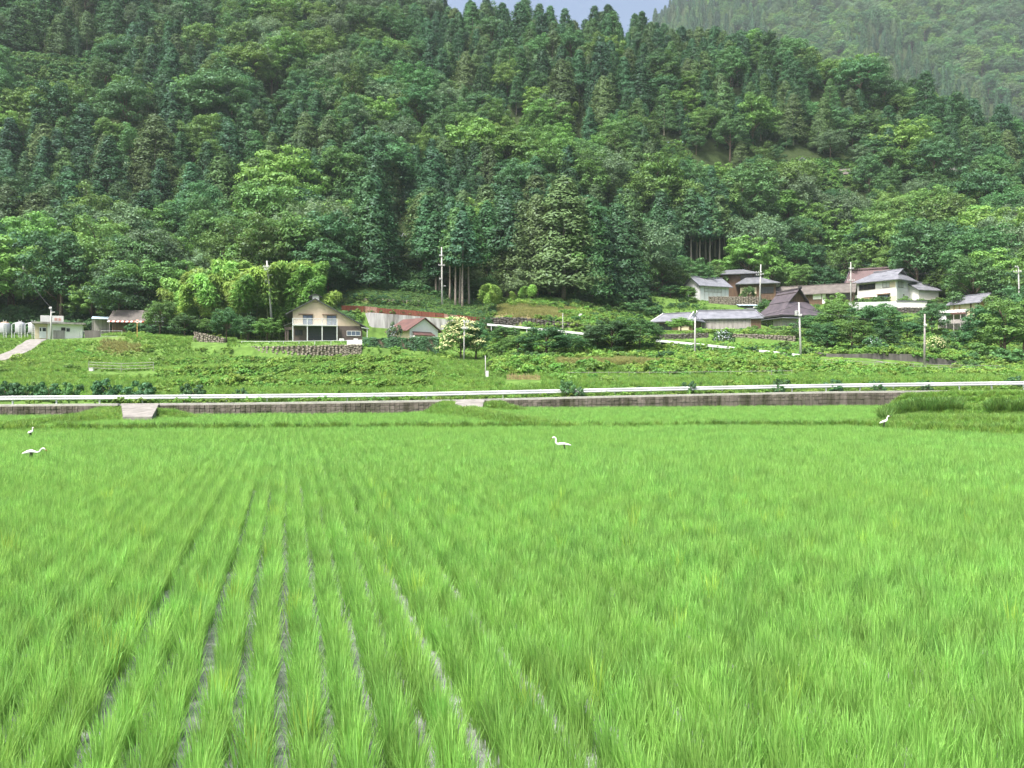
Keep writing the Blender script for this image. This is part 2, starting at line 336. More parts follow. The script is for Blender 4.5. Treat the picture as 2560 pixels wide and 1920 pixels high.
# ================================================================== plants: card clouds
def unit(v): return v / np.maximum(np.linalg.norm(v, axis=1, keepdims=True), 1e-6)
def cards(c, n, size, aspect=.55, g=rng, along=None, k=4):
    """diamond leaf faces: centres c, normals n, half-lengths size"""
    c = np.asarray(c, float); N_ = len(c); n = unit(np.asarray(n, float))
    if along is None: along = g.normal(size=(N_, 3))
    a = along - n * (along * n).sum(1, keepdims=True); a = unit(a); b = np.cross(n, a)
    s = np.broadcast_to(np.asarray(size, float), (N_,))[:, None]
    q = np.stack([c - a * s, c + b * s * aspect - a * s * .15, c + a * s, c - b * s * aspect - a * s * .15], 1).reshape(-1, 3)
    f = np.arange(N_ * 4).reshape(N_, 4)
    return q, f
def rand_dir(g, n): return unit(g.normal(size=(n, 3)))
def broadleaf(seed, H=11.0, R=4.2, nc=60, per=85, leaf=.30, flat=.6, low=.28, crisp=1.0, taper=.0):
    g = np.random.default_rng(seed)
    cz0, cz1 = H * low, H; cen = np.array([0, 0, (cz0 + cz1) / 2]); half = (cz1 - cz0) / 2
    d = rand_dir(g, nc * 3); d = d[d[:, 2] > -.55][:nc]; nc = len(d)
    rad = g.uniform(.5, 1.0, nc) ** .6
    lob = 1 + .18 * np.sin(3 * np.arctan2(d[:, 1], d[:, 0]) + g.uniform(0, 6)) + g.normal(0, .08, nc)
    cc = d * (rad * lob)[:, None] * np.array([R, R, half]) + cen
    cc[:, :2] *= (1 - taper * (cc[:, 2] - cz0) / (cz1 - cz0))[:, None]
    cr = g.uniform(.17, .31, nc) * R
    C = []; Nn = []; T = []
    for i in range(nc):
        k = int(per * (cr[i] / (.25 * R)) ** 2)
        dd = rand_dir(g, k); dd[:, 2] = np.abs(dd[:, 2]) * np.where(g.random(k) < .82, 1, -1)
        p = cc[i] + dd * cr[i] * (g.uniform(.55, 1.05, k))[:, None] * np.array([1, 1, flat])
        C.append(p); Nn.append(dd * .95 + np.array([0, 0, .35]) + g.normal(0, .33, (k, 3)))
        T.append(np.clip(g.normal(.5, .17) + g.normal(0, .12, k) + dd[:, 2] * .06, 0, 1))
    C = np.concatenate(C); Nn = np.concatenate(Nn); T = np.concatenate(T)
    q, f = cards(C, Nn, leaf * g.uniform(.6, 1.25, len(C)) * crisp, .62, g)
    return (q, f, np.repeat(T, 4)), cc
def conifer(seed, H=19.0, R=2.7, nt=420, per=13, leaf=.36, base=.16, droop=.35, power=.8, ragged=.22):
    g = np.random.default_rng(seed)
    t = g.random(nt) ** 1.25                     # more tufts low on the crown
    z = H * (base + (1 - base) * t)
    rr = R * (1 - t) ** power * (1 + ragged * np.sin(t * 37 + g.uniform(0, 6))) * g.uniform(.5, 1.08, nt) + .12
    a = g.uniform(0, 2 * np.pi, nt); a = a + .5 * np.sin(a * 3)
    out = np.stack([np.cos(a), np.sin(a), np.zeros(nt)], 1)
    cc = out * rr[:, None]; cc[:, 2] = z - rr * droop
    tw = g.normal(.5, .18, nt)
    rep = np.repeat(np.arange(nt), per); n = len(rep)
    sc = (.32 + .28 * (1 - t))[rep] * R / 2.7
    off = g.normal(0, 1, (n, 3)) * sc[:, None] * np.array([.8, .8, .55])
    C = cc[rep] + off
    al = out[rep] * .8 + np.array([0, 0, .45]) + g.normal(0, .45, (n, 3))
    Nn = out[rep] * .55 + off / np.maximum(sc, .05)[:, None] * .45 + np.array([0, 0, .55]) + g.normal(0, .3, (n, 3))
    T = np.clip(tw[rep] + g.normal(0, .12, n) + off[:, 2] * .12, 0, 1)
    q, f = cards(C, Nn, leaf * g.uniform(.6, 1.2, n), .42, g, along=al)
    k = 10; zz = np.linspace(.93, 1.02, k)[:, None] * H   # tip
    return (q, f, np.repeat(T, 4)), cc
def trunk_mb(H, r0, cc=None, seed=0, limbs=7, top=.8):
    g = random.Random(seed); mb = MB()
    pts = [(0, 0, -.5)] + [(g.uniform(-.02, .02) * H * t, g.uniform(-.02, .02) * H * t, H * t) for t in (.12, .3, .5, top)]
    mb.tube(pts, [r0 * 1.35, r0, r0 * .8, r0 * .55, r0 * .2], 7)
    if cc is not None:
        idx = np.random.default_rng(seed).choice(len(cc), min(limbs, len(cc)), replace=False)
        for i in idx:
            c = Vector(cc[i]); s = Vector((0, 0, max(.18 * H, c.z * .62)))
            s = Vector((0, 0, min(s.z, H * .7))); m = s.lerp(c, .5) + Vector((0, 0, .06 * H))
            mb.tube([s, m, c], [r0 * .45, r0 * .3, r0 * .1], 5)
    return mb
def soup(name, parts, mat):
    q, f, t = parts
    return mesh_np(name, q, f, mat, {"tint": t})
def joined(name, parts, mat, tmb, tmat):
    """crown cards and trunk in one mesh for trees too far off to show a trunk"""
    q, f, t = parts
    tv = np.array(tmb.v); tf = [x for x in tmb.f if len(x) == 4]
    V = np.concatenate([q, tv]); Fq = np.concatenate([f, np.array(tf) + len(q)]); T = np.concatenate([t, np.full(len(tv), .5)])
    m = mesh_np(name, V, Fq, mat, {"tint": T}); m.materials.append(tmat)
    mi = np.zeros(len(Fq), dtype=np.int32); mi[len(f):] = 1; m.polygons.foreach_set("material_index", mi); m.update()
    return m
M_bark = mat_plain("bark", (.16, .125, .095), .9, .25, 6, .3)
M_bark_pale = mat_plain("bark_pale", (.36, .31, .27), .9, .18, 5, .2)
LB = [mat_leaf("leaf_olive", (0.105, 0.2, 0.05), .45), mat_leaf("leaf_dark", (0.062, 0.15, 0.056), .4), mat_leaf("leaf_grey", (0.115, 0.19, 0.095), .4),
      mat_leaf("leaf_fresh", (0.135, 0.265, 0.058), .4), mat_leaf("leaf_mid", (0.078, 0.18, 0.058), .42)]
LC = [mat_leaf("needle_dark", (.042, .108, .046), .4, .22, .02), mat_leaf("needle_mid", (0.08, 0.165, 0.052), .4, .25, .025), mat_leaf("needle_brown", (0.092, 0.155, 0.056), .4, .22, .02), mat_leaf("needle_green", (.05, .135, .05), .4, .25, .02)]
M_bamboo = mat_leaf("bamboo_leaf", (.22, .385, .085), .35, .42, .025)
M_culm = mat_plain("bamboo_culm", (.22, .30, .10), .5, .2, 4)
# tree kinds: (crown mesh, trunk mesh, single mesh, natural height)
BROAD = []; CONI = []
for i, (H, R, nc, per, leaf, flat, low, mi) in enumerate([
    (11, 4.5, 105, 98, .20, .80, .12, 0), (12, 4.2, 100, 98, .195, .85, .12, 1), (11.5, 4.7, 115, 92, .19, .85, .12, 2),
    (10, 4.4, 95, 98, .21, .62, .18, 3), (13, 4.5, 110, 95, .20, .75, .12, 4), (10.5, 5.0, 105, 95, .20, .55, .22, 1), (12.5, 4.1, 100, 95, .19, .9, .10, 0)]):
    p, cc = broadleaf(100 + i, H, R, nc, per, leaf, flat, low)
    tm = trunk_mb(H, .2 + .004 * H, cc, i, 9)
    BROAD.append((soup("crown", p, LB[mi]), tm.mesh("trunk", M_bark, True), joined("tree_far", p, LB[mi], tm, M_bark), H))
for i, (H, R, nt, per, leaf, base, droop, power, mi) in enumerate([
    (20, 3.5, 460, 23, .31, .12, .30, .62, 0), (22, 3.7, 480, 23, .31, .15, .42, .55, 1), (18, 3.2, 440, 23, .30, .08, .25, .72, 3),
    (21, 4.0, 470, 24, .32, .18, .5, .5, 2), (17, 3.8, 450, 23, .30, .06, .2, .8, 0), (23, 3.3, 450, 23, .31, .3, .35, .55, 3)]):
    p, cc = conifer(200 + i, H, R, nt, per, leaf, base, droop, power)
    tm = trunk_mb(H, .24, None, i, 0, .92)
    CONI.append((soup("crown", p, LC[mi]), tm.mesh("trunk", M_bark_pale, True), joined("conifer_far", p, LC[mi], tm, M_bark_pale), H))
def place_tree(name, kinds, k, loc, s, rz, label, cat, group, parts, sxy=None):
    crown, trunk, single, H = kinds[k]
    sxy = sxy or s
    if parts:
        o = thing(name, label, cat, loc, rz, group); o.scale = (sxy, sxy, s)
        link(bpy.data.objects.new("crown", crown), o); link(bpy.data.objects.new("trunk", trunk), o)
    else:
        o = bpy.data.objects.new(name, single); o.location = loc; o.rotation_euler = (0, 0, rz); o.scale = (sxy, sxy, s)
        tag(link(o), label, cat, group)
    return o
# geometry-nodes scatter of plant meshes over points, for what nobody could count
def scatter(name, pts, rz, sc, meshes, label, tilt=None, scz=None, kind="stuff"):
    pts = np.asarray(pts, np.float32); n = len(pts)
    m = bpy.data.meshes.new(name + "_points"); m.vertices.add(n); m.vertices.foreach_set("co", pts.ravel())
    a = m.attributes.new("rot", 'FLOAT_VECTOR', 'POINT'); rv = np.zeros((n, 3), np.float32); rv[:, 2] = rz
    if tilt is not None: rv[:, :2] = tilt
    a.data.foreach_set("vector", rv.ravel())
    a = m.attributes.new("scl", 'FLOAT_VECTOR', 'POINT'); sv = np.repeat(np.asarray(sc, np.float32)[:, None], 3, 1)
    if scz is not None: sv[:, 2] = scz
    a.data.foreach_set("vector", sv.ravel())
    a = m.attributes.new("idx", 'INT', 'POINT'); a.data.foreach_set("value", np.random.default_rng(n).integers(0, len(meshes), n).astype(np.int32))
    o = bpy.data.objects.new(name, m); link(o); tag(o, label, kind=kind)
    ng = bpy.data.node_groups.new(name + "_nodes", 'GeometryNodeTree')
    ng.interface.new_socket("Geometry", in_out='INPUT', socket_type='NodeSocketGeometry'); ng.interface.new_socket("Geometry", in_out='OUTPUT', socket_type='NodeSocketGeometry')
    N = ng.nodes; L = ng.links; gi = N.new("NodeGroupInput"); go = N.new("NodeGroupOutput")
    jn = N.new("GeometryNodeJoinGeometry"); iop = N.new("GeometryNodeInstanceOnPoints")
    for me in meshes:
        po = bpy.data.objects.new(name + "_source", me)      # never linked to the scene: only its mesh is read
        oi = N.new("GeometryNodeObjectInfo"); oi.inputs["Object"].default_value = po; oi.inputs["As Instance"].default_value = True
        L.new(oi.outputs["Geometry"], jn.inputs[0])
    def attr(nm, ty):
        x = N.new("GeometryNodeInputNamedAttribute"); x.data_type = ty; x.inputs["Name"].default_value = nm; return x.outputs[0]
    L.new(gi.outputs[0], iop.inputs["Points"]); L.new(jn.outputs[0], iop.inputs["Instance"])
    iop.inputs["Pick Instance"].default_value = True
    L.new(attr("idx", 'INT'), iop.inputs["Instance Index"]); L.new(attr("rot", 'FLOAT_VECTOR'), iop.inputs["Rotation"]); L.new(attr("scl", 'FLOAT_VECTOR'), iop.inputs["Scale"])
    L.new(iop.outputs[0], go.inputs[0])
    md = o.modifiers.new("scatter", 'NODES'); md.node_group = ng
    return o

# ------------------------------------------------------------------ rice
def rice_clump(seed, nb, h, spread, w, segs=3):
    g = np.random.default_rng(seed); V = []; Fq = []; T = []
    for i in range(nb):
        a = g.uniform(0, 2 * np.pi); r = g.uniform(0, .08); hh = h * g.uniform(.62, 1.12); lean = spread * g.uniform(.15, 1.0) ** 1.2
        bx, by = r * math.cos(a), r * math.sin(a); a2 = a + g.normal(0, .5); dx, dy = math.cos(a2), math.sin(a2)
        fa = a2 + math.pi / 2 + g.normal(0, .6); wx, wy = math.cos(fa), math.sin(fa)
        ww = w * g.uniform(.7, 1.2); t0 = np.clip(g.normal(.5, .28), 0, 1); b0 = len(V)
        droop = g.uniform(0, .25) if g.random() < .8 else g.uniform(.3, .7)
        for s in range(segs + 1):
            t = s / segs; o = lean * t ** 1.7; z = hh * (t - droop * t ** 3 * .6)
            k = ww * (.75 + .5 * t) * (1 - t ** 4) if s < segs else 0
            x, y = bx + dx * o, by + dy * o
            if s < segs: V += [(x - wx * k, y - wy * k, z), (x + wx * k, y + wy * k, z)]
            else: V += [(x, y, z), (x + wx * .0004, y + wy * .0004, z)]
            T += [t0 * .8 + t * .2] * 2
        for s in range(segs):
            j = b0 + 2 * s; Fq.append((j, j + 1, j + 3, j + 2))
    return mesh_np("rice_clump", np.array(V), np.array(Fq), M_rice, {"tint": np.array(T)})
M_rice = mat_leaf("rice_leaf", (.218, .425, .10), .44, .45, .010, .22, .45, (.26, .46, .10))
RICE_N = [rice_clump(300 + i, 84, .375, .125, .0030, 4) for i in range(11)]
RICE_F = [rice_clump(330 + i, 60, .39, .17, .0058, 2) for i in range(6)]
M_green = M_rice; M_rice = mat_leaf("rice_leaf_yellow", (.32, .50, .09), .3, .45, .012); RICE_N = RICE_N * 9 + [rice_clump(390, 40, .46, .13, .0034, 4)]; M_rice = M_green
rd = np.array([-(1280 - 719) / F, 1.0]); rd /= np.linalg.norm(rd); rn = np.array([rd[1], -rd[0]])
def rice_points(y0, y1, along, row, jit, far):
    L_ = 110; ks = np.arange(-int(60 / row), int(60 / row)); js = np.arange(-20, int(L_ / along))
    K, J = np.meshgrid(ks, js); g = np.random.default_rng(int(y1 * 10))
    rowjit = np.repeat(g.normal(0, .012, len(ks))[None, :], len(js), 0)
    a = J * along + g.normal(0, along * .22, K.shape); b = K * row + row * .37 + rowjit + g.normal(0, 1, K.shape) * np.where((K * row > -1.0) & (K * row < .45), jit, np.maximum(jit, .036))
    X = rd[0] * a + rn[0] * b; Y = rd[1] * a + rn[1] * b
    X, Y = X.ravel(), Y.ravel()
    ok = (Y > y0) & (Y < y1) & (np.abs(X) < .74 * Y + 1.5)
    X, Y = X[ok], Y[ok]
    ok = (bund_h(X, Y) < .06) & (Y < wall_y_at_x(X) - .35)
    b1 = bund1_y(X); ok &= (Y < b1 - .5) if not far else (Y > b1 + .5)
    ok &= g.random(len(X)) > .012
    X, Y = X[ok], Y[ok]
    return X, Y, field_base(X, Y)
def rice_field(name, y0, y1, along, row, jit, meshes, label, far=False, s0=1.0):
    X, Y, Z = rice_points(y0, y1, along, row, jit, far); g = np.random.default_rng(len(X))
    s = s0 * (.86 + .24 * fbm(X / 2.3, Y / 2.3) + g.normal(0, .06, len(X)))
    scatter(name, np.stack([X, Y, Z], 1), g.uniform(0, 6.28, len(X)), s, meshes, label)
    return len(X)
nr = rice_field("rice_plants", 2.7, 16, .092, .29, .024, RICE_N, "bright green young rice standing in rows in the near paddy")
nr2 = rice_field("rice_plants", 16, 36, .13, .29, .05, RICE_F, "bright green rice filling the middle of the near paddy")
nr3 = rice_field("rice_plants", 30, 66, .26, .34, .05, RICE_F, "bright green rice in the far paddies below the road wall", True, 1.02)
print("rice", nr, nr2, nr3)

# ------------------------------------------------------------------ forest
def inpoly(px, py, poly):
    n = len(poly); r = np.zeros(px.shape, bool)
    for i in range(n):
        x0, y0 = poly[i]; x1, y1 = poly[(i + 1) % n]
        c = ((y0 > py) != (y1 > py)) & (px < (x1 - x0) * (py - y0) / (y1 - y0 + 1e-9) + x0); r ^= c
    return r
FSTART = [(-500,160),(0,153),(150,152),(300,142),(400,150),(430,155),(600,155),(640,155),(700,155),(790,155),(850,166),(1050,167),(1200,168),(1300,168),(1450,170),(1560,178),(1620,190),(1650,216),(1715,218),(1722,236),(1835,236),(1845,222),(1900,224),(2150,222),(2260,208),(2330,175),(2420,160),(2560,150),(3060,150)]
CON_ZONES = [  # where conifers stand, in the photograph (tree middle)
 [(0,330),(260,280),(480,240),(760,250),(900,330),(900,560),(700,600),(420,540),(200,620),(0,640)],
 [(300,90),(480,60),(520,230),(300,240)], [(0,60),(150,0),(420,0),(300,120),(100,110)],
 [(1000,420),(1100,380),(1300,470),(1560,480),(1600,620),(1540,770),(900,770),(880,520)],
 [(980,30),(1300,30),(1800,110),(2150,240),(2300,330),(2000,330),(1700,300),(1560,230),(1420,160),(1250,260),(1080,180)],
 [(1640,480),(1860,470),(1900,640),(1640,660)], [(2150,260),(2560,340),(2560,400),(2200,390)], [(1590,360),(1700,380),(1680,480),(1570,470)],
 [(1350,150),(1700,130),(1680,330),(1420,330)]]
CLEAR = [[(0,110),(110,140),(290,150),(300,215),(180,260),(80,265),(0,230)], [(600,240),(720,245),(700,262),(600,258)]]
def forest_points(y0, y1, sp, seed):
    g = np.random.default_rng(seed)
    nx = int(1.62 * y1 / sp); ny = int((y1 - y0) / (sp * .8))
    X = (np.arange(nx) - nx / 2) * sp; Y = y0 + np.arange(ny) * sp * .8
    X, Y = np.meshgrid(X, Y); X[1::2] += sp / 2
    X = X + g.normal(0, sp * .22, X.shape); Y = Y + g.normal(0, sp * .2, Y.shape); X, Y = X.ravel(), Y.ravel()
    ok = (np.abs(X) < .80 * Y) & (Y > y0) & (Y < y1); return X[ok], Y[ok]
def ppx(X, Y): return 1280 + X / Y * F
def ppy(Z, Y): return HZ - (Z - CZ) / Y * F
def on_ground(px, py, y0=180, y1=340):
    for Yq in np.arange(y0, y1, .5):
        x = (px - 1280) / F * Yq
        if ppy(ground_z(x, Yq), Yq) <= py: return float(Yq)
    return y1
# sight lines the photograph shows open: (photo x from, to, y of the lower edge, distance of the thing seen)
PROTECT = [(2008,2036,409,None),(2112,2140,438,None),(2384,2414,424,None),(2536,2560,416,None),(1668,1702,360,None),(986,1012,601,None),
           (2283,2368,744,193),(2366,2452,782,168),(1098,1112,700,158),(1726,1830,690,232),(2118,2134,700,200),(2540,2556,740,150),(52,64,700,152)]
g0 = np.random.default_rng(11)
X, Y = forest_points(132, 378, 5.4, 21)
px = ppx(X, Y); fs = np.interp(px, [a for a, b in FSTART], [b for a, b in FSTART]); ok = Y > fs
X, Y, px = X[ok], Y[ok], px[ok]; Z = ground_z(X, Y); gpy = ppy(Z, Y)
mid = ppy(Z + 8, Y)
con = np.zeros(len(X), bool)
for zpoly in CON_ZONES: con |= inpoly(px, mid, zpoly)
flip = fbm(X / 13 + 3, Y / 15 + 8); con = np.where(flip > .76, True, np.where(flip < .38, False, con))
clr = np.zeros(len(X), bool)
for zpoly in CLEAR: clr |= inpoly(px, gpy - 12, zpoly)
hgt0 = np.where(con, 17.0, 12.5)
for a_, b_, yb_, Yh_ in PROTECT:
    Yh_ = Yh_ or on_ground((a_ + b_) / 2, yb_) + 1
    half = np.where(con, 2.4, 3.8) / Y * F
    clr |= (Y < Yh_) & (px > a_ - half) & (px < b_ + half) & (ppy(Z + hgt0 * .95, Y) < yb_ - 4)
# broadleaf crowns are wider: thin them out
keep = ~clr & (con | (g0.random(len(X)) < .54)) & ~(con & (g0.random(len(X)) < .30))
# behind the ridge nothing shows
ry = np.interp(px, [r[0] for r in RIDGE], [r[2] for r in RIDGE]); keep &= Y < ry + 14
X, Y, Z, px, con, mid, gpy = X[keep], Y[keep], Z[keep], px[keep], con[keep], mid[keep], gpy[keep]
nT = len(X); rzs = g0.uniform(0, 6.28, nT)
hs_ = np.where(con, g0.normal(16.5, 3.2, nT), g0.normal(14.2, 3.2, nT)) * np.where(Y > 240, .92, 1.0)
tall = con & inpoly(px, mid, CON_ZONES[3]) & (Y < 215); hs_ = np.where(tall, g0.normal(21, 2.5, nT), hs_)
hs_ = np.clip(hs_, 7, 28)
FOREST = dict(X=X, Y=Y, Z=Z, con=con, h=hs_, rz=rzs, px=px)
inview = (px > -40) & (px < 2600)
nth = fbm(X / 30 + 11, Y / 36 + 4)
LANDM = [(60, "the feed tanks"), (200, "the pump house"), (330, "the blue lean-to"), (430, "the weathered shed"), (540, "the old stone wall"), (680, "the bamboo grove"), (800, "the tan gabled house"), (930, "the mossy terrace"), (1090, "the stained wall"), (1230, "the rusty fence"), (1400, "the bare bank"), (1600, "the sloping lane"), (1730, "the white annex"), (1880, "the two-tier house"), (2060, "the long farm building"), (2190, "the maroon roof"), (2300, "the white two-storey house"), (2420, "the white storehouse"), (9999, "the ochre shed")]
WHERE = lambda p: next(w for a, w in LANDM if p < a)
BKIND = ["olive broadleaf tree", "dark round-crowned tree", "grey-green broadleaf tree", "fresh green flat-crowned tree", "mid green broadleaf tree", "dark wide-crowned tree", "narrow olive tree"]
CKIND = ["dark green cedar", "mid green cedar", "slender green cypress", "brownish green cedar", "dark broad-based cedar", "high-crowned green cypress"]
def kind_pick(i, nk):
    return int((nth[i] * 3.1 * nk + g0.integers(0, 3)) % nk)
for is_con, kinds, words, nm in ((False, BROAD, BKIND, "broadleaf_tree"), (True, CONI, CKIND, "conifer_tree")):
    idx = np.where((con == is_con))[0]; vis = idx[inview[idx]]
    order = vis[np.argsort(-(hs_[vis] / Y[vis]))]; own = order[:285]; ownset = set(own.tolist())
    for i in own:
        k = kind_pick(i, len(kinds)); s = hs_[i] / kinds[k][3]
        d_ = Y[i] - np.interp(px[i], [a for a, b in FSTART], [b for a, b in FSTART])
        band = "at the forest edge behind" if d_ < 12 else "low on the slope above" if d_ < 45 else "halfway up the slope above" if d_ < 95 else "high on the slope above"
        z_ = (hs_[i] - (np.mean(hs_[con]) if is_con else np.mean(hs_[~con]))) / (3.0 if is_con else 2.6)
        size = "extra tall" if z_ > 1.1 else "fairly tall" if z_ > .35 else "medium" if z_ > -.35 else "rather short" if z_ > -1.1 else "very short"
        lab = f"{size} {words[k]} {band} {WHERE(px[i])}"
        place_tree(nm, kinds, k, (X[i], Y[i], Z[i] - .2), s, rzs[i], lab, "tree", "conifers of the hillside forest" if is_con else "broadleaf trees of the hillside forest", Y[i] < 185, s * (g0.uniform(.92, 1.18) if not is_con else g0.uniform(1.2, 1.6)))
    rest = np.array([i for i in idx if i not in ownset])
    scatter("forest", np.stack([X[rest], Y[rest], Z[rest] - .2], 1), rzs[rest], hs_[rest] / np.mean([k[3] for k in kinds]) * (1.4 if is_con else 1.08), [k[2] for k in kinds], "dense conifer forest covering the hillside" if is_con else "dense broadleaf forest covering the hillside", scz=hs_[rest] / np.mean([k[3] for k in kinds]))
# far hill
Xf, Yf = forest_points(620, 1225, 11.5, 31); pxf = ppx(Xf, Yf); okf = (pxf > 1250) & (pxf < 2900); Xf, Yf = Xf[okf], Yf[okf]; Zf = ground_z(Xf, Yf)
cf = fbm(Xf / 90 + 1, Yf / 100 + 5) > .5
for sel, kinds, h, lab in ((cf, CONI, 20, "far hazy hillside of conifers behind the near ridge"), (~cf, BROAD, 15, "far hazy hillside of broadleaf trees behind the near ridge")):
    n = int(sel.sum()); 
    scatter("far_forest", np.stack([Xf[sel], Yf[sel], Zf[sel] - .3], 1), g0.uniform(0, 6.28, n), np.clip(g0.normal(h, 3, n), 9, 30) / np.mean([k[3] for k in kinds]) * (1.25 if h > 16 else 1.35), [k[2] for k in kinds], lab)
print("forest", nT, "far", len(Xf), "con", int(con.sum()))
# ================================================================== roads, walls, rails
M_conc = mat_plain("concrete_pale", (.27, .26, .245), .9, .22, 1.6, .25)
M_coping = mat_plain("concrete_coping", (.5, .49, .46), .8, .12, 2.0, .1)
M_asphalt = mat_plain("road_surface", (.16, .16, .16), .9, .12, 2.0, .1)
M_mossblock = mat_plain("stained_block", (.19, .165, .15), .9, .25, 1.1, .35, c2=(.05, .05, .03), streak=True)
def add_objrandom(m, amt=.35):
    nt = m.node_tree; N = nt.nodes; L = nt.links; b = N["Principled BSDF"]; src = b.inputs["Base Color"].links[0].from_socket
    oi = N.new("ShaderNodeObjectInfo"); mr = N.new("ShaderNodeMapRange"); mr.inputs[3].default_value = 1 - amt; mr.inputs[4].default_value = 1 + amt; L.new(oi.outputs["Random"], mr.inputs[0])
    hs = N.new("ShaderNodeHueSaturation"); L.new(src, hs.inputs["Color"]); L.new(mr.outputs[0], hs.inputs["Value"]); L.new(hs.outputs[0], b.inputs["Base Color"])
    # use world position so neighbouring pieces share stains
    tc = [n for n in N if n.type == 'TEX_COORD'][0]; ge = N.new("ShaderNodeNewGeometry"); mp = [n for n in N if n.type == 'MAPPING'][0]; L.new(ge.outputs["Position"], mp.inputs[0])
add_objrandom(M_mossblock, .16)
M_joint = mat_plain("wall_joint", (.05, .045, .04), .95, .2, 3)
M_white_steel = mat_plain("white_painted_steel", (.62, .645, .67), .45, .06, 2.5, 0, spec=.5)
M_galv = mat_plain("galvanised", (.50, .51, .52), .5, .12, 4, 0, .4)
# the roadside lane behind the paddy wall
def ribbon(name, L_, R__, mat, label, kind="structure"):
    mb = MB(); n = len(L_); mb.v += [tuple(p) for p in L_] + [tuple(p) for p in R__]
    mb.f += [(i, i + 1, n + i + 1, n + i) for i in range(n - 1)]
    o = mb.build(name, mat); return tag(o, label, kind=kind)
xs = np.linspace(-52, 62, 100)
ribbon("road", [(x, wall_y_at_x(x) + .22, float(coping_z(x)) - .14) for x in xs], [(x, wall_y_at_x(x) + 3.35, float(coping_z(x)) - .13) for x in xs], M_asphalt, "narrow paved lane behind the paddy retaining wall")
# the paddy retaining wall: three lengths between the two field ramps
def X_at(px): return (px - 1280) / F * wall_Y(px)
def block_mesh(seed):
    g = random.Random(seed); bm = bmesh.new()
    w, h, d = .167, .121, .10
    v = [bm.verts.new((sx * w, sy, sz * h)) for sy in (-d, d) for sx, sz in ((-1, -1), (1, -1), (1, 1), (-1, 1))]
    c = [bm.verts.new((sx * (w - .02) + g.uniform(-.01, .01), -d - .02 + g.uniform(-.012, .012), sz * (h - .024))) for sx, sz in ((-1, -1), (1, -1), (1, 1), (-1, 1))]
    bm.faces.new(c)
    for i in range(4):
        j = (i + 1) % 4
        bm.faces.new((v[i], v[j], c[j], c[i])); bm.faces.new((v[i + 4], v[j + 4], v[j], v[i]))
    bmesh.ops.recalc_face_normals(bm, faces=bm.faces)
    m = bpy.data.meshes.new("block"); bm.to_mesh(m); bm.free(); m.materials.append(M_mossblock); return m
BLOCKS = [block_mesh(i) for i in range(4)]
ang = math.atan(.1316)
def paddy_wall(px0, px1, label):
    x0, x1 = X_at(px0), X_at(px1); root = thing("retaining_wall", label, "wall", (x0, wall_y_at_x(x0), 0), ang)
    Lw = (x1 - x0) / math.cos(ang); g = random.Random(int(px0))
    ztop = lambda s: float(coping_z(x0 + s * math.cos(ang))) - .13
    ns = max(2, int(Lw / 1.5)); mbk = MB(); mcp = MB()
    for i in range(ns):
        a, b = Lw * i / ns, Lw * (i + 1) / ns; za, zb = ztop(a), ztop(b)
        mbk.poly([(a, .02, -1), (b, .02, -1), (b, .02, zb), (a, .02, za), (a, .26, -1), (b, .26, -1), (b, .26, zb), (a, .26, za)], [(0, 1, 2, 3), (4, 7, 6, 5), (3, 2, 6, 7)])
    mbk.build("wall_backing", M_joint, root)
    nc = max(1, int(Lw / 5))
    for i in range(nc):
        a, b = Lw * i / nc + .008, Lw * (i + 1) / nc - .008; za, zb = ztop(a), ztop(b)
        c = MB(); c.poly([(a, -.13, za), (b, -.13, zb), (b, .28, zb), (a, .28, za), (a, -.13, za + .13), (b, -.13, zb + .13), (b, .28, zb + .13), (a, .28, za + .13)],
                          [(3, 2, 1, 0), (4, 5, 6, 7), (0, 1, 5, 4), (1, 2, 6, 5), (2, 3, 7, 6), (3, 0, 4, 7)])
        c.build("coping", M_coping, root)
    n = int(Lw / .345); low = MB(); cnt = 0
    for r in range(4):
        for i in range(n):
            s = .18 + i * .345 + g.uniform(-.004, .004)
            if s > Lw - .2: continue
            z = ztop(s) - .125 - r * .25
            if r < 3 and cnt < 296:
                o = bpy.data.objects.new("block", g.choice(BLOCKS)); o.location = (s, -.03 + g.uniform(-.02, .015), z); o.rotation_euler = (g.uniform(-.03, .03), g.uniform(-.012, .012), g.uniform(-.02, .02)); link(o, root); cnt += 1
            else: low.box(s - .165, s + .165, -.14 + g.uniform(-.02, .02), .05, z - .12, z + .12)
    if low.v: tag(low.build("lower_blocks", M_mossblock, root), kind="stuff")
paddy_wall(-90, 296, "short stained block wall beside the field ramp, below the pump house")
paddy_wall(396, 1126, "low stained block wall between the two field ramps")
paddy_wall(1214, 2660, "long stained block wall running from the middle ramp past the grassy bank")
def ramp(px0, px1, bx0, bx1, by, label):
    x0, x1 = X_at(px0), X_at(px1); za, zb = float(coping_z(x0)), float(coping_z(x1)); ya, yb = wall_y_at_x(x0) + .25, wall_y_at_x(x1) + .25
    p0 = P(bx0, HZ, by); p1 = P(bx1, HZ, by); zz = .02
    mb = MB(); mb.poly([(x0, ya, za), (x1, yb, zb), (p1.x, by, zz), (p0.x, by, zz), (x0, ya, -1), (x1, yb, -1), (p1.x, by, -1), (p0.x, by, -1)], [(3, 2, 1, 0), (0, 1, 5, 4), (1, 2, 6, 5), (2, 3, 7, 6), (3, 0, 4, 7)])
    tag(mb.build("ramp", M_conc), label, kind="structure")
ramp(298, 394, 308, 380, 46.3, "pale concrete ramp from the lane into the left paddy"); ramp(1128, 1212, 1138, 1200, 49.5, "pale concrete ramp from the lane into the middle paddies")
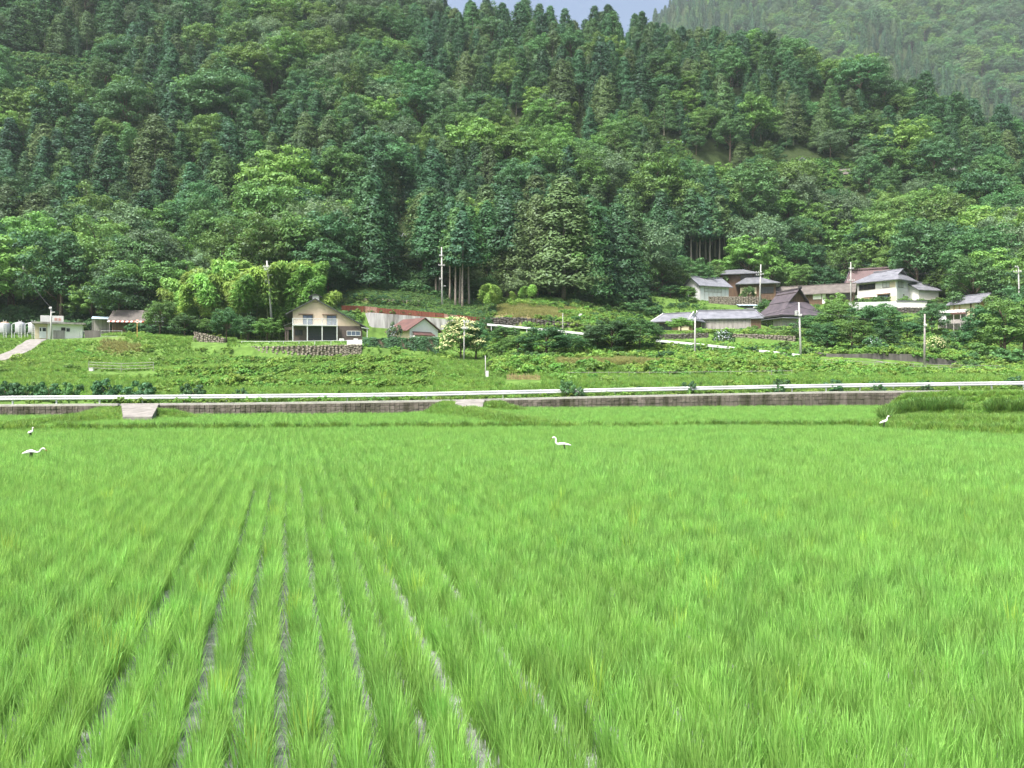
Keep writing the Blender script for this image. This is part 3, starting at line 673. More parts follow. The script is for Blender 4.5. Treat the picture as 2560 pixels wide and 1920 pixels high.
# guardrails
def w_beam(s0, s1, z0, z1, h=.32):
    """corrugated beam from s0 to s1 along local x"""
    prof = [(0, 0), (-.05, .05), (-.05, .11), (-.01, .16), (-.05, .21), (-.05, .27), (0, .32)]
    mb = MB(); k = len(prof)
    for s, z in ((s0, z0), (s1, z1)):
        for y, dz in prof: mb.v.append((s, y, z + dz * h / .32))
        for y, dz in prof: mb.v.append((s, y + .012, z + dz * h / .32))
    for i in range(k - 1):
        mb.f.append((i, 2 * k + i, 2 * k + i + 1, i + 1)); mb.f.append((k + i + 1, 3 * k + i + 1, 3 * k + i, k + i))
    mb.f.append((0, k, 3 * k, 2 * k)); mb.f.append((k - 1, 3 * k - 1, 4 * k - 1, 2 * k - 1)[::-1] if False else (k - 1, 3 * k - 1, 4 * k - 1, 2 * k - 1))
    return mb
def guard_rail(label, pts, post_step, sec, h=.32, postw=.065):
    """pts: world points of the beam's top edge"""
    pts = [Vector(p) for p in pts]; seg = [(b - a).length for a, b in zip(pts[:-1], pts[1:])]; tot = sum(seg)
    def at(s):
        for a, b, l in zip(pts[:-1], pts[1:], seg):
            if s <= l + 1e-6: return a.lerp(b, s / l)
            s -= l
        return pts[-1]
    root = thing("guard_rail", label, "guardrail", (pts[0].x, pts[0].y, pts[0].z - .75)); o0 = Vector(root.location)
    n = max(1, round(tot / sec))
    for i in range(n):
        a, b = at(tot * i / n) - o0, at(min(tot, tot * (i + 1) / n + .12)) - o0; d = b - a; L2 = math.hypot(d.x, d.y)
        mb = w_beam(0, L2, 0, d.z, h); o = mb.build("beam", M_white_steel, root); o.location = (a.x, a.y - (.004 if i % 2 else 0), a.z - h); o.rotation_euler = (0, 0, math.atan2(d.y, d.x))
    m = max(1, int(tot / post_step))
    pm = MB(); pm.tube([(0, 0, -1.1), (0, 0, .02)], postw, 8); pm.box(-.05, .05, -.09, -.03, -h * .8, -h * .2); pmesh = pm.mesh("post", M_white_steel)
    for i in range(m + 1):
        p = at(min(tot, (i + .35) * post_step)) - o0; o = bpy.data.objects.new("post", pmesh); o.location = (p.x, p.y + .085, p.z); link(o, root)
    return root
RAIL = [(-120, 992), (0, 990), (600, 986), (1000, 982), (1500, 971), (2000, 961), (2560, 953), (2680, 952)]
rp = []
for px in (-120, 0, 150, 300, 450, 600, 800, 1000, 1250, 1500, 1750, 2000, 2280, 2560, 2680):
    Yr = wall_Y(px) + 3.9; rp.append(P(px, float(np.interp(px, [a for a, b in RAIL], [b for a, b in RAIL])), Yr))
guard_rail("long white guardrail along the lane in front of the grassy terraces", rp, 3.0, 4.2)
HR = lambda lst: [P(px, py, Y) for px, py, Y in lst]
guard_rail("white guardrail on the sloping lane below the bare bank", HR([(1218, 809, 128.6), (1300, 816, 128), (1385, 824, 127)]), 2.0, 4, .36)
guard_rail("white guardrail on the sloping lane between two big bushes", HR([(1376, 823, 127.2), (1468, 833, 125.5)]), 2.0, 4, .36)
guard_rail("white guardrail on the sloping lane below the small grey house", HR([(1640, 849, 119.8), (1740, 858, 117.6), (1838, 868, 115.6)]), 2.0, 4, .36)
guard_rail("white guardrail at the foot of the sloping lane beside a utility pole", HR([(1883, 873, 115), (1950, 880, 113.6), (2010, 887, 112.6)]), 2.0, 4, .36)
# sloping lane, and the light path at its foot
lane = [(1150, 835, 131.5), (1250, 823, 131), (1300, 825, 130.8), (1450, 837.5, 128.3), (1650, 858.5, 122), (1850, 878.5, 118), (2000, 891, 116.4)]
Lp = [P(a, b, c) for a, b, c in lane]
ribbon("hill_lane", [p + Vector((0, -2.0, .05)) for p in Lp], [p + Vector((0, 2.0, .05)) for p in Lp], M_asphalt, "paved lane climbing the slope behind the white guardrails")
def drape(pts, off):                       # polyline (px, Y) draped on the ground
    out = []
    for px, Y in pts:
        x = (px - 1280) / F * Y; out.append(Vector((x, Y, float(ground_z(x, Y)) + off)))
    return out
def path_ribbon(name, pts, w, mat, label, off=.06, n=24):
    pxs = np.interp(np.linspace(0, 1, n), np.linspace(0, 1, len(pts)), [p[0] for p in pts]); Ys = np.interp(np.linspace(0, 1, n), np.linspace(0, 1, len(pts)), [p[1] for p in pts])
    c = drape(list(zip(pxs, Ys)), off); Lq = []; Rq = []
    for i in range(n):
        d = (c[min(i + 1, n - 1)] - c[max(i - 1, 0)]); d = Vector((d.x, d.y, 0)).normalized(); nrm = Vector((-d.y, d.x, 0)) * w / 2
        for lst, s in ((Lq, 1), (Rq, -1)):
            q = c[i] + nrm * s; q.z = max(c[i].z, float(ground_z(q.x, q.y)) + off); lst.append(q)
    return ribbon(name, Lq, Rq, mat, label)
path_ribbon("field_path", [(-120, 96), (0, 104.5), (60, 114.5), (98, 123.5)], 2.7, M_conc, "pale concrete farm path climbing to the pump house")
path_ribbon("field_path", [(2180, 111), (2230, 108.5), (2300, 104), (2380, 101)], 1.6, M_conc, "pale footpath below the dark retaining wall")
# walls built along a traced line: (photo x, distance, top y, base y)
def wall_points(tr, n):
    t = np.linspace(0, len(tr) - 1, n); k = np.arange(len(tr)); c = [np.interp(t, k, [r[j] for r in tr]) for j in range(4)]
    return [(P(px, a, Y), P(px, b, Y)) for px, Y, a, b in zip(*c)]
def slab_wall(name, label, tr, mat, th=.4, cap=None, n=24, cat="wall"):
    wp = wall_points(tr, n); root = thing(name, label, cat, wp[0][1]); o = Vector(wp[0][1])
    mb = MB(); D = Vector((0, th, 0))
    for t, b in wp:
        b2 = Vector((t.x, t.y, b.z - .8))
        for p in (t, t + D, b2, b2 + D): mb.v.append(tuple(p - o))
    for i in range(n - 1):
        a = 4 * i; c = a + 4; mb.f += [(a + 2, c + 2, c, a), (a, c, c + 1, a + 1), (a + 1, c + 1, c + 3, a + 3)]
    mb.f += [(0, 1, 3, 2), (4 * n - 4, 4 * n - 2, 4 * n - 1, 4 * n - 3)]
    mb.build("wall_face", mat, root)
    if cap:
        cb = MB()
        for i in range(n - 1):
            a, c = wp[i][0] - o, wp[i + 1][0] - o
            cb.poly([a + Vector((0, -.12, 0)), c + Vector((0, -.12, 0)), c + Vector((0, th + .12, 0)), a + Vector((0, th + .12, 0)), a + Vector((0, th / 2, .28)), c + Vector((0, th / 2, .28))], [(0, 1, 5, 4), (2, 3, 4, 5), (3, 2, 1, 0)] + ([(0, 4, 3)] if i == 0 else []) + ([(1, 2, 5)] if i == n - 2 else []))
        cb.build("tile_cap", cap, root)
    return root
M_stone = mat_plain("field_stone", (.36, .325, .28), .9, .3, 2.2, .4, c2=(.14, .125, .10)); M_darkstone = mat_plain("dark_stone", (.17, .16, .15), .9, .3, 2.2, .4, c2=(.06, .06, .05))
M_gap = mat_plain("stone_gap", (.11, .10, .075), .95, .2, 3)
def rubble_wall(label, tr, mat, size=.42, seed=1, th=.5, lean=.18):
    n = 30; wp = wall_points(tr, n); root = thing("stone_wall", label, "wall", wp[0][1]); o = Vector(wp[0][1]); g = random.Random(seed)
    bk = MB(); D = Vector((0, th, 0))
    for t, b in wp:
        t2 = t + Vector((0, lean + .1, -.06)); b2 = Vector((b.x, b.y + .1, b.z - .6))
        for p in (t2, t2 + D, b2, b2 + D): bk.v.append(tuple(p - o))
    for i in range(n - 1):
        a = 4 * i; c = a + 4; bk.f += [(a + 2, c + 2, c, a), (a, c, c + 1, a + 1)]
    bk.build("wall_core", M_gap, root)
    mb = MB(); acc = 0; L_ = sum((wp[i + 1][0] - wp[i][0]).length for i in range(n - 1))
    cols = int(L_ / size)
    for ci in range(cols):
        f = (ci + .5) / cols * (n - 1); i = min(int(f), n - 2); u = f - i
        t = wp[i][0].lerp(wp[i + 1][0], u); b = wp[i][1].lerp(wp[i + 1][1], u); dirv = (wp[i + 1][0] - wp[i][0]); dirv.z = 0; dirv.normalize(); nv = Vector((dirv.y, -dirv.x, 0))
        H = (t - b).length; z = -.2
        while z < H - .04:
            hh = size * g.uniform(.45, .95); hh = min(hh, H - z + .06)
            ww = size * g.uniform(.42, .56); k = z / max(H, .1); c = b.lerp(t, min(1, (z + hh / 2) / max(H, .1))) + Vector((0, lean * k, 0)) + dirv * g.uniform(-.12, .12); bul = g.uniform(.05, .16)
            w1 = ww * .96; h1 = hh / 2 * .95; pts = []
            for sx, sz in ((-1, -1), (1, -1), (1, 1), (-1, 1)): pts.append(c + dirv * (sx * w1 * g.uniform(.8, 1)) + Vector((0, 0, sz * h1 * g.uniform(.8, 1))) - nv * .12)
            for sx, sz in ((-1, -1), (1, -1), (1, 1), (-1, 1)): pts.append(c + dirv * (sx * w1 * .68 * g.uniform(.8, 1)) + Vector((0, 0, sz * h1 * .65 * g.uniform(.8, 1))) + nv * bul)
            mb.poly([p - o for p in pts], [(4, 5, 6, 7), (0, 1, 5, 4), (1, 2, 6, 5), (2, 3, 7, 6), (3, 0, 4, 7)])
            z += hh
    tag(mb.build("stones", mat, root), kind="stuff")
    return root
rubble_wall("curved rubble stone wall under the tan gabled house", [(578, 118, 868, 884), (600, 115.5, 867, 894), (640, 114.3, 866, 896), (760, 114, 864, 895), (850, 114, 862, 892), (905, 114.2, 861, 888)], M_stone, .46, 1)
rubble_wall("old stone wall on the slope left of the tan gabled house", [(484, 122.5, 829, 858), (520, 121, 836, 862), (562, 120, 846, 866)], M_stone, .46, 2)
rubble_wall("mossy stone terrace above the rusty sheet fence", [(850, 156, 748, 772), (920, 156, 745, 774), (1050, 156, 752, 776)], M_stone, .55, 3)
rubble_wall("dark stone bank above the sloping lane by the bare slope", [(1215, 133.5, 793, 812), (1300, 134.2, 793, 818), (1400, 133, 804, 830), (1480, 132.5, 812, 838)], M_darkstone, .6, 4)
rubble_wall("dark stone wall under the small grey house and the grey long house", [(1640, 139.5, 836, 858), (1700, 139, 834, 860), (1772, 138.3, 832, 864)], M_darkstone, .5, 5)
rubble_wall("weedy stone wall under the black steep-roofed house", [(1830, 137.5, 834, 864), (1900, 137.6, 836, 868), (1990, 138, 840, 872)], M_stone, .5, 6)
rubble_wall("stone wall under the upper white gabled annex", [(1772, 189.5, 741, 762), (1830, 189.5, 741, 764), (1905, 189.5, 742, 765)], M_stone, .55, 7)
rubble_wall("rough rock wall below the white garden wall", [(2236, 173.6, 768, 796), (2270, 173.6, 768, 800), (2306, 173.6, 769, 798)], M_darkstone, .75, 8)
M_stain = mat_plain("rain_stained_concrete", (.46, .46, .47), .85, .2, .9, .1, c2=(.13, .125, .12), streak=True)
slab_wall("retaining_wall", "tall rain-stained white concrete wall behind the red-brown roofed shed", [(912, 145.6, 783, 850), (925, 145, 781, 850), (1050, 144.9, 791, 851), (1212, 144.9, 807, 836)], M_stain, .5)
M_darkconc = mat_plain("dark_concrete", (.15, .14, .135), .9, .2, 1.0, .2, c2=(.065, .062, .058), streak=True)
slab_wall("retaining_wall", "dark curved concrete retaining wall below the garden trees", [(2040, 113.5, 879, 896), (2068, 112.8, 884, 898), (2120, 112.3, 885, 906), (2192, 112.2, 883, 910), (2293, 112.2, 886, 916), (2369, 112.2, 899, 921), (2480, 112.2, 920, 925)], M_darkconc, .4)
M_rooftile = None
# rusty corrugated sheets on top of the white wall, one sheet after another
M_rust = mat_plain("rusty_sheet", (.21, .078, .05), .85, .25, 2.6, .1, c2=(.13, .045, .03), streak=True)
M_rustpale = mat_plain("rusty_sheet_faded", (.40, .27, .22), .85, .25, 2.6, .1, c2=(.20, .08, .055), streak=True)
tr = [(854, 146.2, 764, 778), (900, 145.9, 765, 779), (1050, 145.7, 778, 791), (1216, 145.7, 795, 808)]
wp = wall_points(tr, 15); root = thing("sheet_fence", "rust-red corrugated sheet fence on top of the white concrete wall", "fence", wp[0][1]); o0 = Vector(wp[0][1]); gg = random.Random(5)
for i in range(14):
    (t0, b0), (t1, b1) = wp[i], wp[i + 1]; mb = MB(); k = 17; dz = gg.uniform(-.05, .05)
    for j in range(k):
        u = j / (k - 1) * 1.02; t = t0.lerp(t1, u) - o0; b = b0.lerp(b1, u) - o0; y = (.035 if j % 2 else -.035) + (.02 if i % 2 else 0)
        mb.v += [(t.x, t.y + y, t.z + dz), (b.x, b.y + y, b.z - .15)]
    mb.f += [(2 * j, 2 * j + 1, 2 * j + 3, 2 * j + 2) for j in range(k - 1)]
    mb.build("sheet", M_rustpale if i in (5, 11) else M_rust, root)
    pb = MB(); b = b0 - o0; t = t0 - o0; pb.tube([(b.x, b.y + .12, b.z - .5), (t.x, t.y + .12, t.z + .03)], .04, 6); pb.build("post", M_rust, root)
# ================================================================== buildings
def mat_tile(name, c, c2, scale=3.6, axis=0, rough=.45, bump=.5):
    """roof tiles: ribs down the slope, courses across, uneven weathering"""
    m, nt, N, L, b = newmat(name); tc = N.new("ShaderNodeTexCoord")
    w = N.new("ShaderNodeTexWave"); w.wave_type = 'BANDS'; w.bands_direction = 'XYZ'[axis]; w.inputs["Scale"].default_value = scale / 2; w.inputs["Distortion"].default_value = .3
    L.new(tc.outputs["Object"], w.inputs[0])
    n1 = N.new("ShaderNodeTexNoise"); n1.inputs["Scale"].default_value = .9; n1.inputs["Detail"].default_value = 7; L.new(tc.outputs["Object"], n1.inputs[0])
    r = N.new("ShaderNodeValToRGB"); r.color_ramp.elements[0].color = (*c2, 1); r.color_ramp.elements[1].color = (*c, 1); r.color_ramp.elements[0].position = .35; r.color_ramp.elements[1].position = .65
    L.new(n1.outputs[0], r.inputs[0]); mx = N.new("ShaderNodeMix"); mx.data_type = 'RGBA'; mx.blend_type = 'MULTIPLY'; mx.inputs[0].default_value = .3
    L.new(r.outputs[0], mx.inputs[6]); L.new(w.outputs[0], mx.inputs[7]); L.new(mx.outputs[2], b.inputs["Base Color"]); b.inputs["Roughness"].default_value = rough
    bp = N.new("ShaderNodeBump"); bp.inputs["Strength"].default_value = bump; bp.inputs["Distance"].default_value = .05; L.new(w.outputs[0], bp.inputs["Height"]); L.new(bp.outputs[0], b.inputs["Normal"])
    return m
T_grey = mat_tile("roof_tile_grey", (.255, .265, .31), (.17, .178, .21)); T_greyY = mat_tile("roof_tile_grey_side", (.36, .37, .42), (.25, .26, .30), axis=1)
T_dark = mat_tile("roof_tile_charcoal", (.075, .08, .085), (.045, .05, .055)); T_slate = mat_tile("roof_slate", (.17, .18, .205), (.115, .122, .14), 5, 0, .6, .2)
T_black = mat_tile("roof_dark_violet", (.115, .095, .115), (.07, .06, .075), 3, 0, .6, .25); T_purple = mat_tile("roof_maroon", (.125, .068, .076), (.09, .05, .056), 4, 2, .5, .6)
T_red = mat_tile("roof_redbrown", (.165, .083, .072), (.11, .055, .05), 4, 0, .6, .3); T_brown = mat_tile("roof_weathered", (.165, .148, .138), (.105, .095, .088), 3.4, 0, .85, .3)
T_orange = mat_plain("roof_red_sheet", (.38, .09, .06), .6, .2, 2); T_blue = mat_plain("roof_blue_sheet", (.42, .56, .66), .6, .12, 2)
M_tan = mat_plain("wall_tan_siding", (.52, .43, .33), .8, .05, 1.5); M_brownwall = mat_plain("wall_dark_brown", (.115, .088, .085), .7, .1, 2)
M_white = mat_plain("wall_white_plaster", (.82, .815, .80), .75, .04, 1.2); M_whiteblue = mat_plain("wall_white_board_and_shade", (.73, .75, .78), .75, .05, 1.0, streak=True)
M_cream = mat_plain("wall_cream", (.66, .57, .42), .8, .08, 1.2); M_ochre = mat_plain("wall_ochre_clay", (.56, .37, .17), .9, .1, 1.4); M_timber = mat_plain("timber_brown", (.15, .095, .065), .8, .2, 4, streak=True)
M_greywood = mat_plain("weathered_wood", (.40, .37, .37), .85, .2, 5, streak=True); M_palewood = mat_plain("pale_wood", (.48, .34, .20), .8, .15, 4, streak=True)
M_frame = mat_plain("window_frame_dark", (.06, .05, .045), .5, .1, 3); M_aluminium = mat_plain("window_frame_white", (.75, .76, .78), .4, .05, 3)
M_shutter = mat_plain("shutter_navy", (.045, .05, .065), .55, .1, 3)
def mat_glass(name, c, rough=.08):
    m, nt, N, L, b = newmat(name); b.inputs["Base Color"].default_value = (*c, 1); b.inputs["Roughness"].default_value = rough; b.inputs["Specular IOR Level"].default_value = .6; return m
G_dark = mat_glass("window_glass", (.025, .03, .036)); G_blue = mat_glass("window_glass_sky", (.10, .13, .19)); G_pale = mat_glass("window_curtain", (.55, .56, .55), .3)
def roof_gable(x0, x1, y0, y1, ze, zr, ov=.5, th=.16, ends=.45, yr=None):
    """ridge along x; eave height ze at the wall line"""
    yr = (y0 + y1) / 2 if yr is None else yr; mb = MB()
    for ya, s in ((y0, -1), (y1, 1)):
        sl = (zr - ze) / abs(yr - ya); ye = ya + s * ov; zee = ze - ov * sl
        p = [(x0 - ends, yr, zr), (x1 + ends, yr, zr), (x1 + ends, ye, zee), (x0 - ends, ye, zee)]
        mb.prism(p if s > 0 else p[::-1], (0, 0, th))
    return mb
def ridge_bar(mb, x0, x1, y, z, h=.28, w=.2): return mb.box(x0, x1, y - w, y + w, z, z + h)
def gable_walls(x0, x1, y0, y1, z0, ze, zr, yr=None):
    yr = (y0 + y1) / 2 if yr is None else yr
    pts = [(x0, y0, z0), (x0, y1, z0), (x0, y1, ze), (x0, yr, zr), (x0, y0, ze)]
    return MB().prism(pts[::-1], (x1 - x0, 0, 0))
def roof_hip(x0, x1, y0, y1, ze, zr, rl0, rl1, ov=.6, th=.14, flare=0.0):
    """hipped roof with ridge from x=rl0 to rl1; optional flared eaves"""
    yr = (y0 + y1) / 2; mb = MB(); X0, X1, Y0, Y1 = x0 - ov, x1 + ov, y0 - ov, y1 + ov
    rings = [(1.0, 0.0)] if not flare else [(1.0, 0.0), (.75, .25 - flare * .19), (.45, .55 - flare * .2), (.2, .8 - flare * .1)]
    def ring(k, h):
        z = ze + (zr - ze) * h; f = lambda a, b: b + (a - b) * k
        return [(f(X0, rl0), f(Y0, yr), z), (f(X1, rl1), f(Y0, yr), z), (f(X1, rl1), f(Y1, yr), z), (f(X0, rl0), f(Y1, yr), z)]
    b0 = len(mb.v); mb.v += [(X0, Y0, ze - th), (X1, Y0, ze - th), (X1, Y1, ze - th), (X0, Y1, ze - th)]; mb.f.append((3, 2, 1, 0)); prev = 0
    for k, h in rings:
        b = len(mb.v); mb.v += ring(k, h); mb.f += [(prev + i, prev + (i + 1) % 4, b + (i + 1) % 4, b + i) for i in range(4)]; prev = b
    a = len(mb.v); mb.v += [(rl0, yr, zr), (rl1, yr, zr)]
    mb.f += [(prev, prev + 1, a + 1, a), (prev + 1, prev + 2, a + 1), (prev + 2, prev + 3, a, a + 1), (prev + 3, prev, a)]
    return mb
def window(par, x0, x1, z0, z1, y, frame, glass, bars=1, side=None, fw=.07, name="window"):
    """on a wall facing -y (side None) or +x/-x (side = x of that wall; x0,x1 are then y)"""
    f = MB(); g = MB(); d = .06
    def bx(mb, a, b, c, e, o0, o1):
        if side is None: mb.box(a, b, y - o1, y - o0, c, e)
        else:
            s = 1 if side[1] > 0 else -1; p, q = sorted((side[0] + s * o0, side[0] + s * o1)); mb.box(p, q, a, b, c, e)
    bx(f, x0 - fw, x1 + fw, z1, z1 + fw, -.02, d); bx(f, x0 - fw, x1 + fw, z0 - fw, z0, -.02, d + .03); bx(f, x0 - fw, x0, z0, z1, -.02, d); bx(f, x1, x1 + fw, z0, z1, -.02, d)
    for i in range(bars):
        c = x0 + (x1 - x0) * (i + 1) / (bars + 1); bx(f, c - .025, c + .025, z0, z1, -.02, d - .01)
    o = f.build(name, frame, par); bx(g, x0, x1, z0, z1, -.02, .02); g.build("pane", glass, o); return o
def house(name, label, cat, px, py, Y, yaw=0.0):
    return thing(name, label, cat, P(px, py, Y), R_(yaw))
# ---- tan gabled house
S = 130 / F
h = house("house", "tan gabled house with dark brown lower storey and white balcony on the stone wall", "house", 788, 852, 130, 12)
X = lambda px: (px - 788) * S
Z = lambda py: (852 - py) * S
xl, xr, zf = X(734), X(903), Z(814); zrid = Z(749); slL = .54; D = 10
def roofz(x): return zrid - abs(x) * .553
MB().box(xl, xr, 0, D, -.6, zf).build("lower_wall", M_brownwall, h)
up = MB(); up.prism([(xl, 0.004, zf), (X(898), 0.004, zf), (X(898), .004, max(zf + .02, roofz(X(898)))), (0, .004, zrid), (xl, .004, roofz(xl))], (0, D - .01, 0)); up.build("upper_wall", M_tan, h)
rf = MB()
rf.prism([(X(717), -.55, roofz(X(717))), (0, -.55, zrid), (0, -.55, zrid + .2), (X(717), -.55, roofz(X(717)) + .2)], (0, D + 1.1, 0))
rf.prism([(0, -.55, zrid), (X(919), -.55, roofz(X(919))), (X(919), -.55, roofz(X(919)) + .2), (0, -.55, zrid + .2)], (0, D + 1.1, 0))
roof = rf.build("roof", T_dark, h)
cb = MB(); cb.box(X(781), X(797), .3, 2.6, zrid - .2, zrid + .75); v = cb.build("roof_vent", M_white, roof)
vr = MB(); vr.prism([(X(772), .0, Z(742)), (0, .0, Z(736)), (0, .0, Z(736) + .14), (X(772), .0, Z(742) + .14)], (0, 3, 0)); vr.prism([(0, .0, Z(736)), (X(804), .0, Z(742)), (X(804), .0, Z(742) + .14), (0, .0, Z(736) + .14)], (0, 3, 0)); vr.build("vent_roof", T_dark, roof)
sk = MB(); xa, xb = X(838), X(856); sk.prism([(xa, 3, roofz(xa) + .23), (xb, 3, roofz(xb) + .23), (xb, 3, roofz(xb) + .42), (xa, 3, roofz(xa) + .42)], (0, 1.6, 0)); sk.build("skylight", M_aluminium, roof)
for a, b in ((759, 781), (817, 839)):
    window(h, X(a), X(b), Z(811), Z(789), 0, M_frame, G_blue, 1)
    MB().box(X(a) - .8, X(b) + .12, -.22, .0, Z(787), Z(785.4)).build("awning", M_timber, h)
vg = MB()
for k in range(5): vg.box(X(782 + k * 2.8), X(782 + k * 2.8) + .11, -.03, .02, Z(756.5), Z(754.5))
vg.build("gable_vent", M_frame, h)
bal = thing("balcony_part", "x", "x"); bal.parent = h
for k in ("label", "category"): del bal[k]
bal.name = "balcony"
MB().box(X(734), X(843), -1.5, -.002, Z(815.5), Z(813)).build("balcony_floor", M_white_steel, bal)
for p in (735.5, 770, 805.5, 841.5): MB().box(X(p) - .075, X(p) + .075, -1.45, -1.3, -.4, Z(798)).build("post", M_white_steel, bal)
MB().box(X(734), X(843), -1.47, -1.37, Z(798.6), Z(797.4)).build("handrail", M_white_steel, bal)
m_, nt, N, L, b = newmat("frosted_panel"); b.inputs["Base Color"].default_value = (.8, .82, .84, 1); b.inputs["Roughness"].default_value = .5; b.inputs["Alpha"].default_value = .15; M_frost = m_
for a, b_ in ((736.5, 769), (771, 804.5), (806.5, 840.5)): MB().box(X(a), X(b_), -1.42, -1.40, Z(812.5), Z(799)).build("panel", M_frost, bal)
for a, b_ in ((772, 804), (807, 840)):
    g_ = MB(); n = 9
    for k in range(n): g_.box(X(a), X(b_), -.05 - .015 * (k % 2), .03, Z(850) + (Z(815.6) - Z(850)) * k / n, Z(850) + (Z(815.6) - Z(850)) * (k + 1) / n - .02)
    g_.build("garage_shutter", M_shutter, h)
window(h, X(739), X(757), Z(838), Z(826), 0, M_frame, G_dark, 1); window(h, X(866), X(898), Z(837.5), Z(827), 0, M_aluminium, G_blue, 2)
MB().box(X(850), X(851.6), -.06, 0, -.1, Z(823)).build("downpipe", M_frame, h)
lt = MB(); lt.prism([(X(712), -.3, Z(817)), (X(734) - .01, -.3, Z(808)), (X(734) - .01, -.3, Z(808) + .12), (X(712), -.3, Z(817) + .12)], (0, 4, 0)); lt.build("lean_to_roof", T_dark, h)
MB().box(X(714), X(733.5), -.1, 0, Z(825), Z(817.5)).build("lean_to_board", M_brownwall, h)
for p in (717, 722): MB().box(X(p) - .12, X(p) + .12, 0, .24, -.5, Z(825)).build("lean_to_post", M_brownwall, h)
cn = MB(); cn.prism([(X(901), -1.0, Z(818.5)), (X(920), -1.0, Z(821.5)), (X(920), -1.0, Z(820)), (X(901), -1.0, Z(817))], (0, 2.4, 0)); cn.build("side_canopy", M_white_steel, h)
MB().box(X(914.5), X(916.2), -.9, -.74, -.6, Z(820.8)).build("canopy_post", M_white_steel, h)
for i, (a, b_) in enumerate(((848, 859.5), (884, 894))):
    ac = thing("air_conditioner", "white air conditioner unit beside the balcony posts" if i == 0 else "white air conditioner unit near the tan house's right corner", "air conditioner", P((a + b_) / 2, 857, 128.2)); w_ = (b_ - a) * S / 2
    MB().box(-w_, w_, 0, .35, 0, .72).build("casing", M_aluminium, ac); fn = MB(); fn.tube([(w_ * .25, -.01, .36), (w_ * .25, -.03, .36)], .24, 12); fn.build("fan_grille", M_galv, ac)
# low white fence round the yard, and a white garden wall
def post_fence(name, label, pts, step, hgt, rails, mat, r=.03, cat="fence"):
    pts = [Vector(p) for p in pts]; root = thing(name, label, cat, pts[0]); o = pts[0]; seg = [(b - a).length for a, b in zip(pts[:-1], pts[1:])]; tot = sum(seg)
    def at(s):
        for a, b, l in zip(pts[:-1], pts[1:], seg):
            if s <= l + 1e-6: return a.lerp(b, s / l)
            s -= l
        return pts[-1]
    n = max(1, int(tot / step)); pm = MB().tube([(0, 0, -.4), (0, 0, hgt)], r, 6).mesh("post", mat)
    for i in range(n + 1):
        q = bpy.data.objects.new("post", pm); q.location = at(i * tot / n) - o; link(q, root)
    for hr in rails:
        mb = MB()
        for a, b in zip(pts[:-1], pts[1:]): mb.tube([a - o + Vector((0, 0, hr)), b - o + Vector((0, 0, hr))], r * .8, 6)
        mb.build("rail", mat, root)
    return root
post_fence("yard_fence", "low white pipe fence along the stone wall of the tan house", [P(604, 862, 119), P(700, 862, 117), P(800, 861, 116.4), P(868, 860, 116.4)], 2.2, .55, (.53,), M_white_steel, .04)
slab_wall("garden_wall", "short white garden wall at the corner of the tan house's yard", [(868, 116.2, 850, 860), (886, 116.2, 850, 860), (906, 116.2, 849, 860)], M_white, .2, n=6)
# ---- shed with red-brown roof
S = 128 / F; h = house("shed", "small white shed with red-brown gabled roof before the stained wall", "shed", 1060, 862, 128, 45)
W = 3.0; Dp = 5.4; ze, zr = 2.55, 4.35     # ridge runs back (local y): build with axes swapped
def gable_y(x0, x1, y0, y1, z0, ze, zr): return MB().prism([(x0, y0, z0), (x1, y0, z0), (x1, y0, ze), ((x0 + x1) / 2, y0, zr), (x0, y0, ze)], (0, y1 - y0, 0))
gable_y(-W, W, 0, Dp, -1.2, ze, zr).build("wall", M_white, h)
MB().box(-W - .01, -W + .05, .03, Dp - .03, -1.2, ze - .06).build("side_wall", M_cream, h)
rf = MB()
for s in (-1, 1):
    p = [(0, -.4, zr + .02), (s * (W + .75), -.4, ze - .42), (s * (W + .75), -.4, ze - .26), (0, -.4, zr + .18)]
    rf.prism(p if s > 0 else p[::-1], (0, Dp + .8, 0))
rf.build("roof", T_red, h)
MB().box(-W + .5, 1.2, -.7, .0, -1.2, 1.45).build("porch", M_white, h)
pr = MB(); pr.prism([(-W + .35, -.95, 1.45), (1.7, -.95, 1.45), (1.5, 0, 2.05), (-W + .55, 0, 2.05)], (0, 0, .1)); pr.build("porch_roof", T_red, h)
window(h, -W + .9, -W + 1.7, .5, 1.05, -.7, M_frame, G_dark, 0); window(h, -W + 2.0, -W + 3.0, .5, 1.2, -.7, M_frame, G_dark, 1); window(h, 1.5, 2.0, .55, 1.3, 0, M_frame, G_dark, 0)
# ---- pump house, tanks, sign board
S = 126 / F; h = house("pump_house", "flat-roofed white pump house with a grey eaves slab by the farm path", "pump house", 146, 845, 126, 27)
X = lambda px: (px - 146) * S
Z = lambda py: (845 - py) * S
MB().box(X(96), X(122.5), .25, 4.4, -.5, Z(811)).build("wall", M_cream, h); MB().box(X(122.6), X(198.5), 0, 4.5, -.5, Z(810.5)).build("wall", M_white, h)
MB().box(X(89), X(205.6), -.75, 5.0, Z(810.4), Z(806)).build("roof_slab", mat_plain("roof_concrete", (.36, .35, .33), .9, .25, 1.5, .2, c2=(.16, .155, .145), streak=True), h)
dr = MB(); dr.box(X(105), X(120), .18, .26, -.05, Z(819)); d_ = dr.build("door", M_whiteblue, h); MB().box(X(112), X(119), .14, .2, Z(829), Z(820.5)).build("pane", G_dark, d_); MB().box(X(106), X(109), .14, .2, Z(829), Z(820.5)).build("pane", G_dark, d_)
window(h, X(153), X(160), Z(826), Z(819.5), 0, M_frame, G_dark, 1); window(h, X(163.5), X(171), Z(828.5), Z(820), 0, M_aluminium, G_dark, 0)
bd = MB()
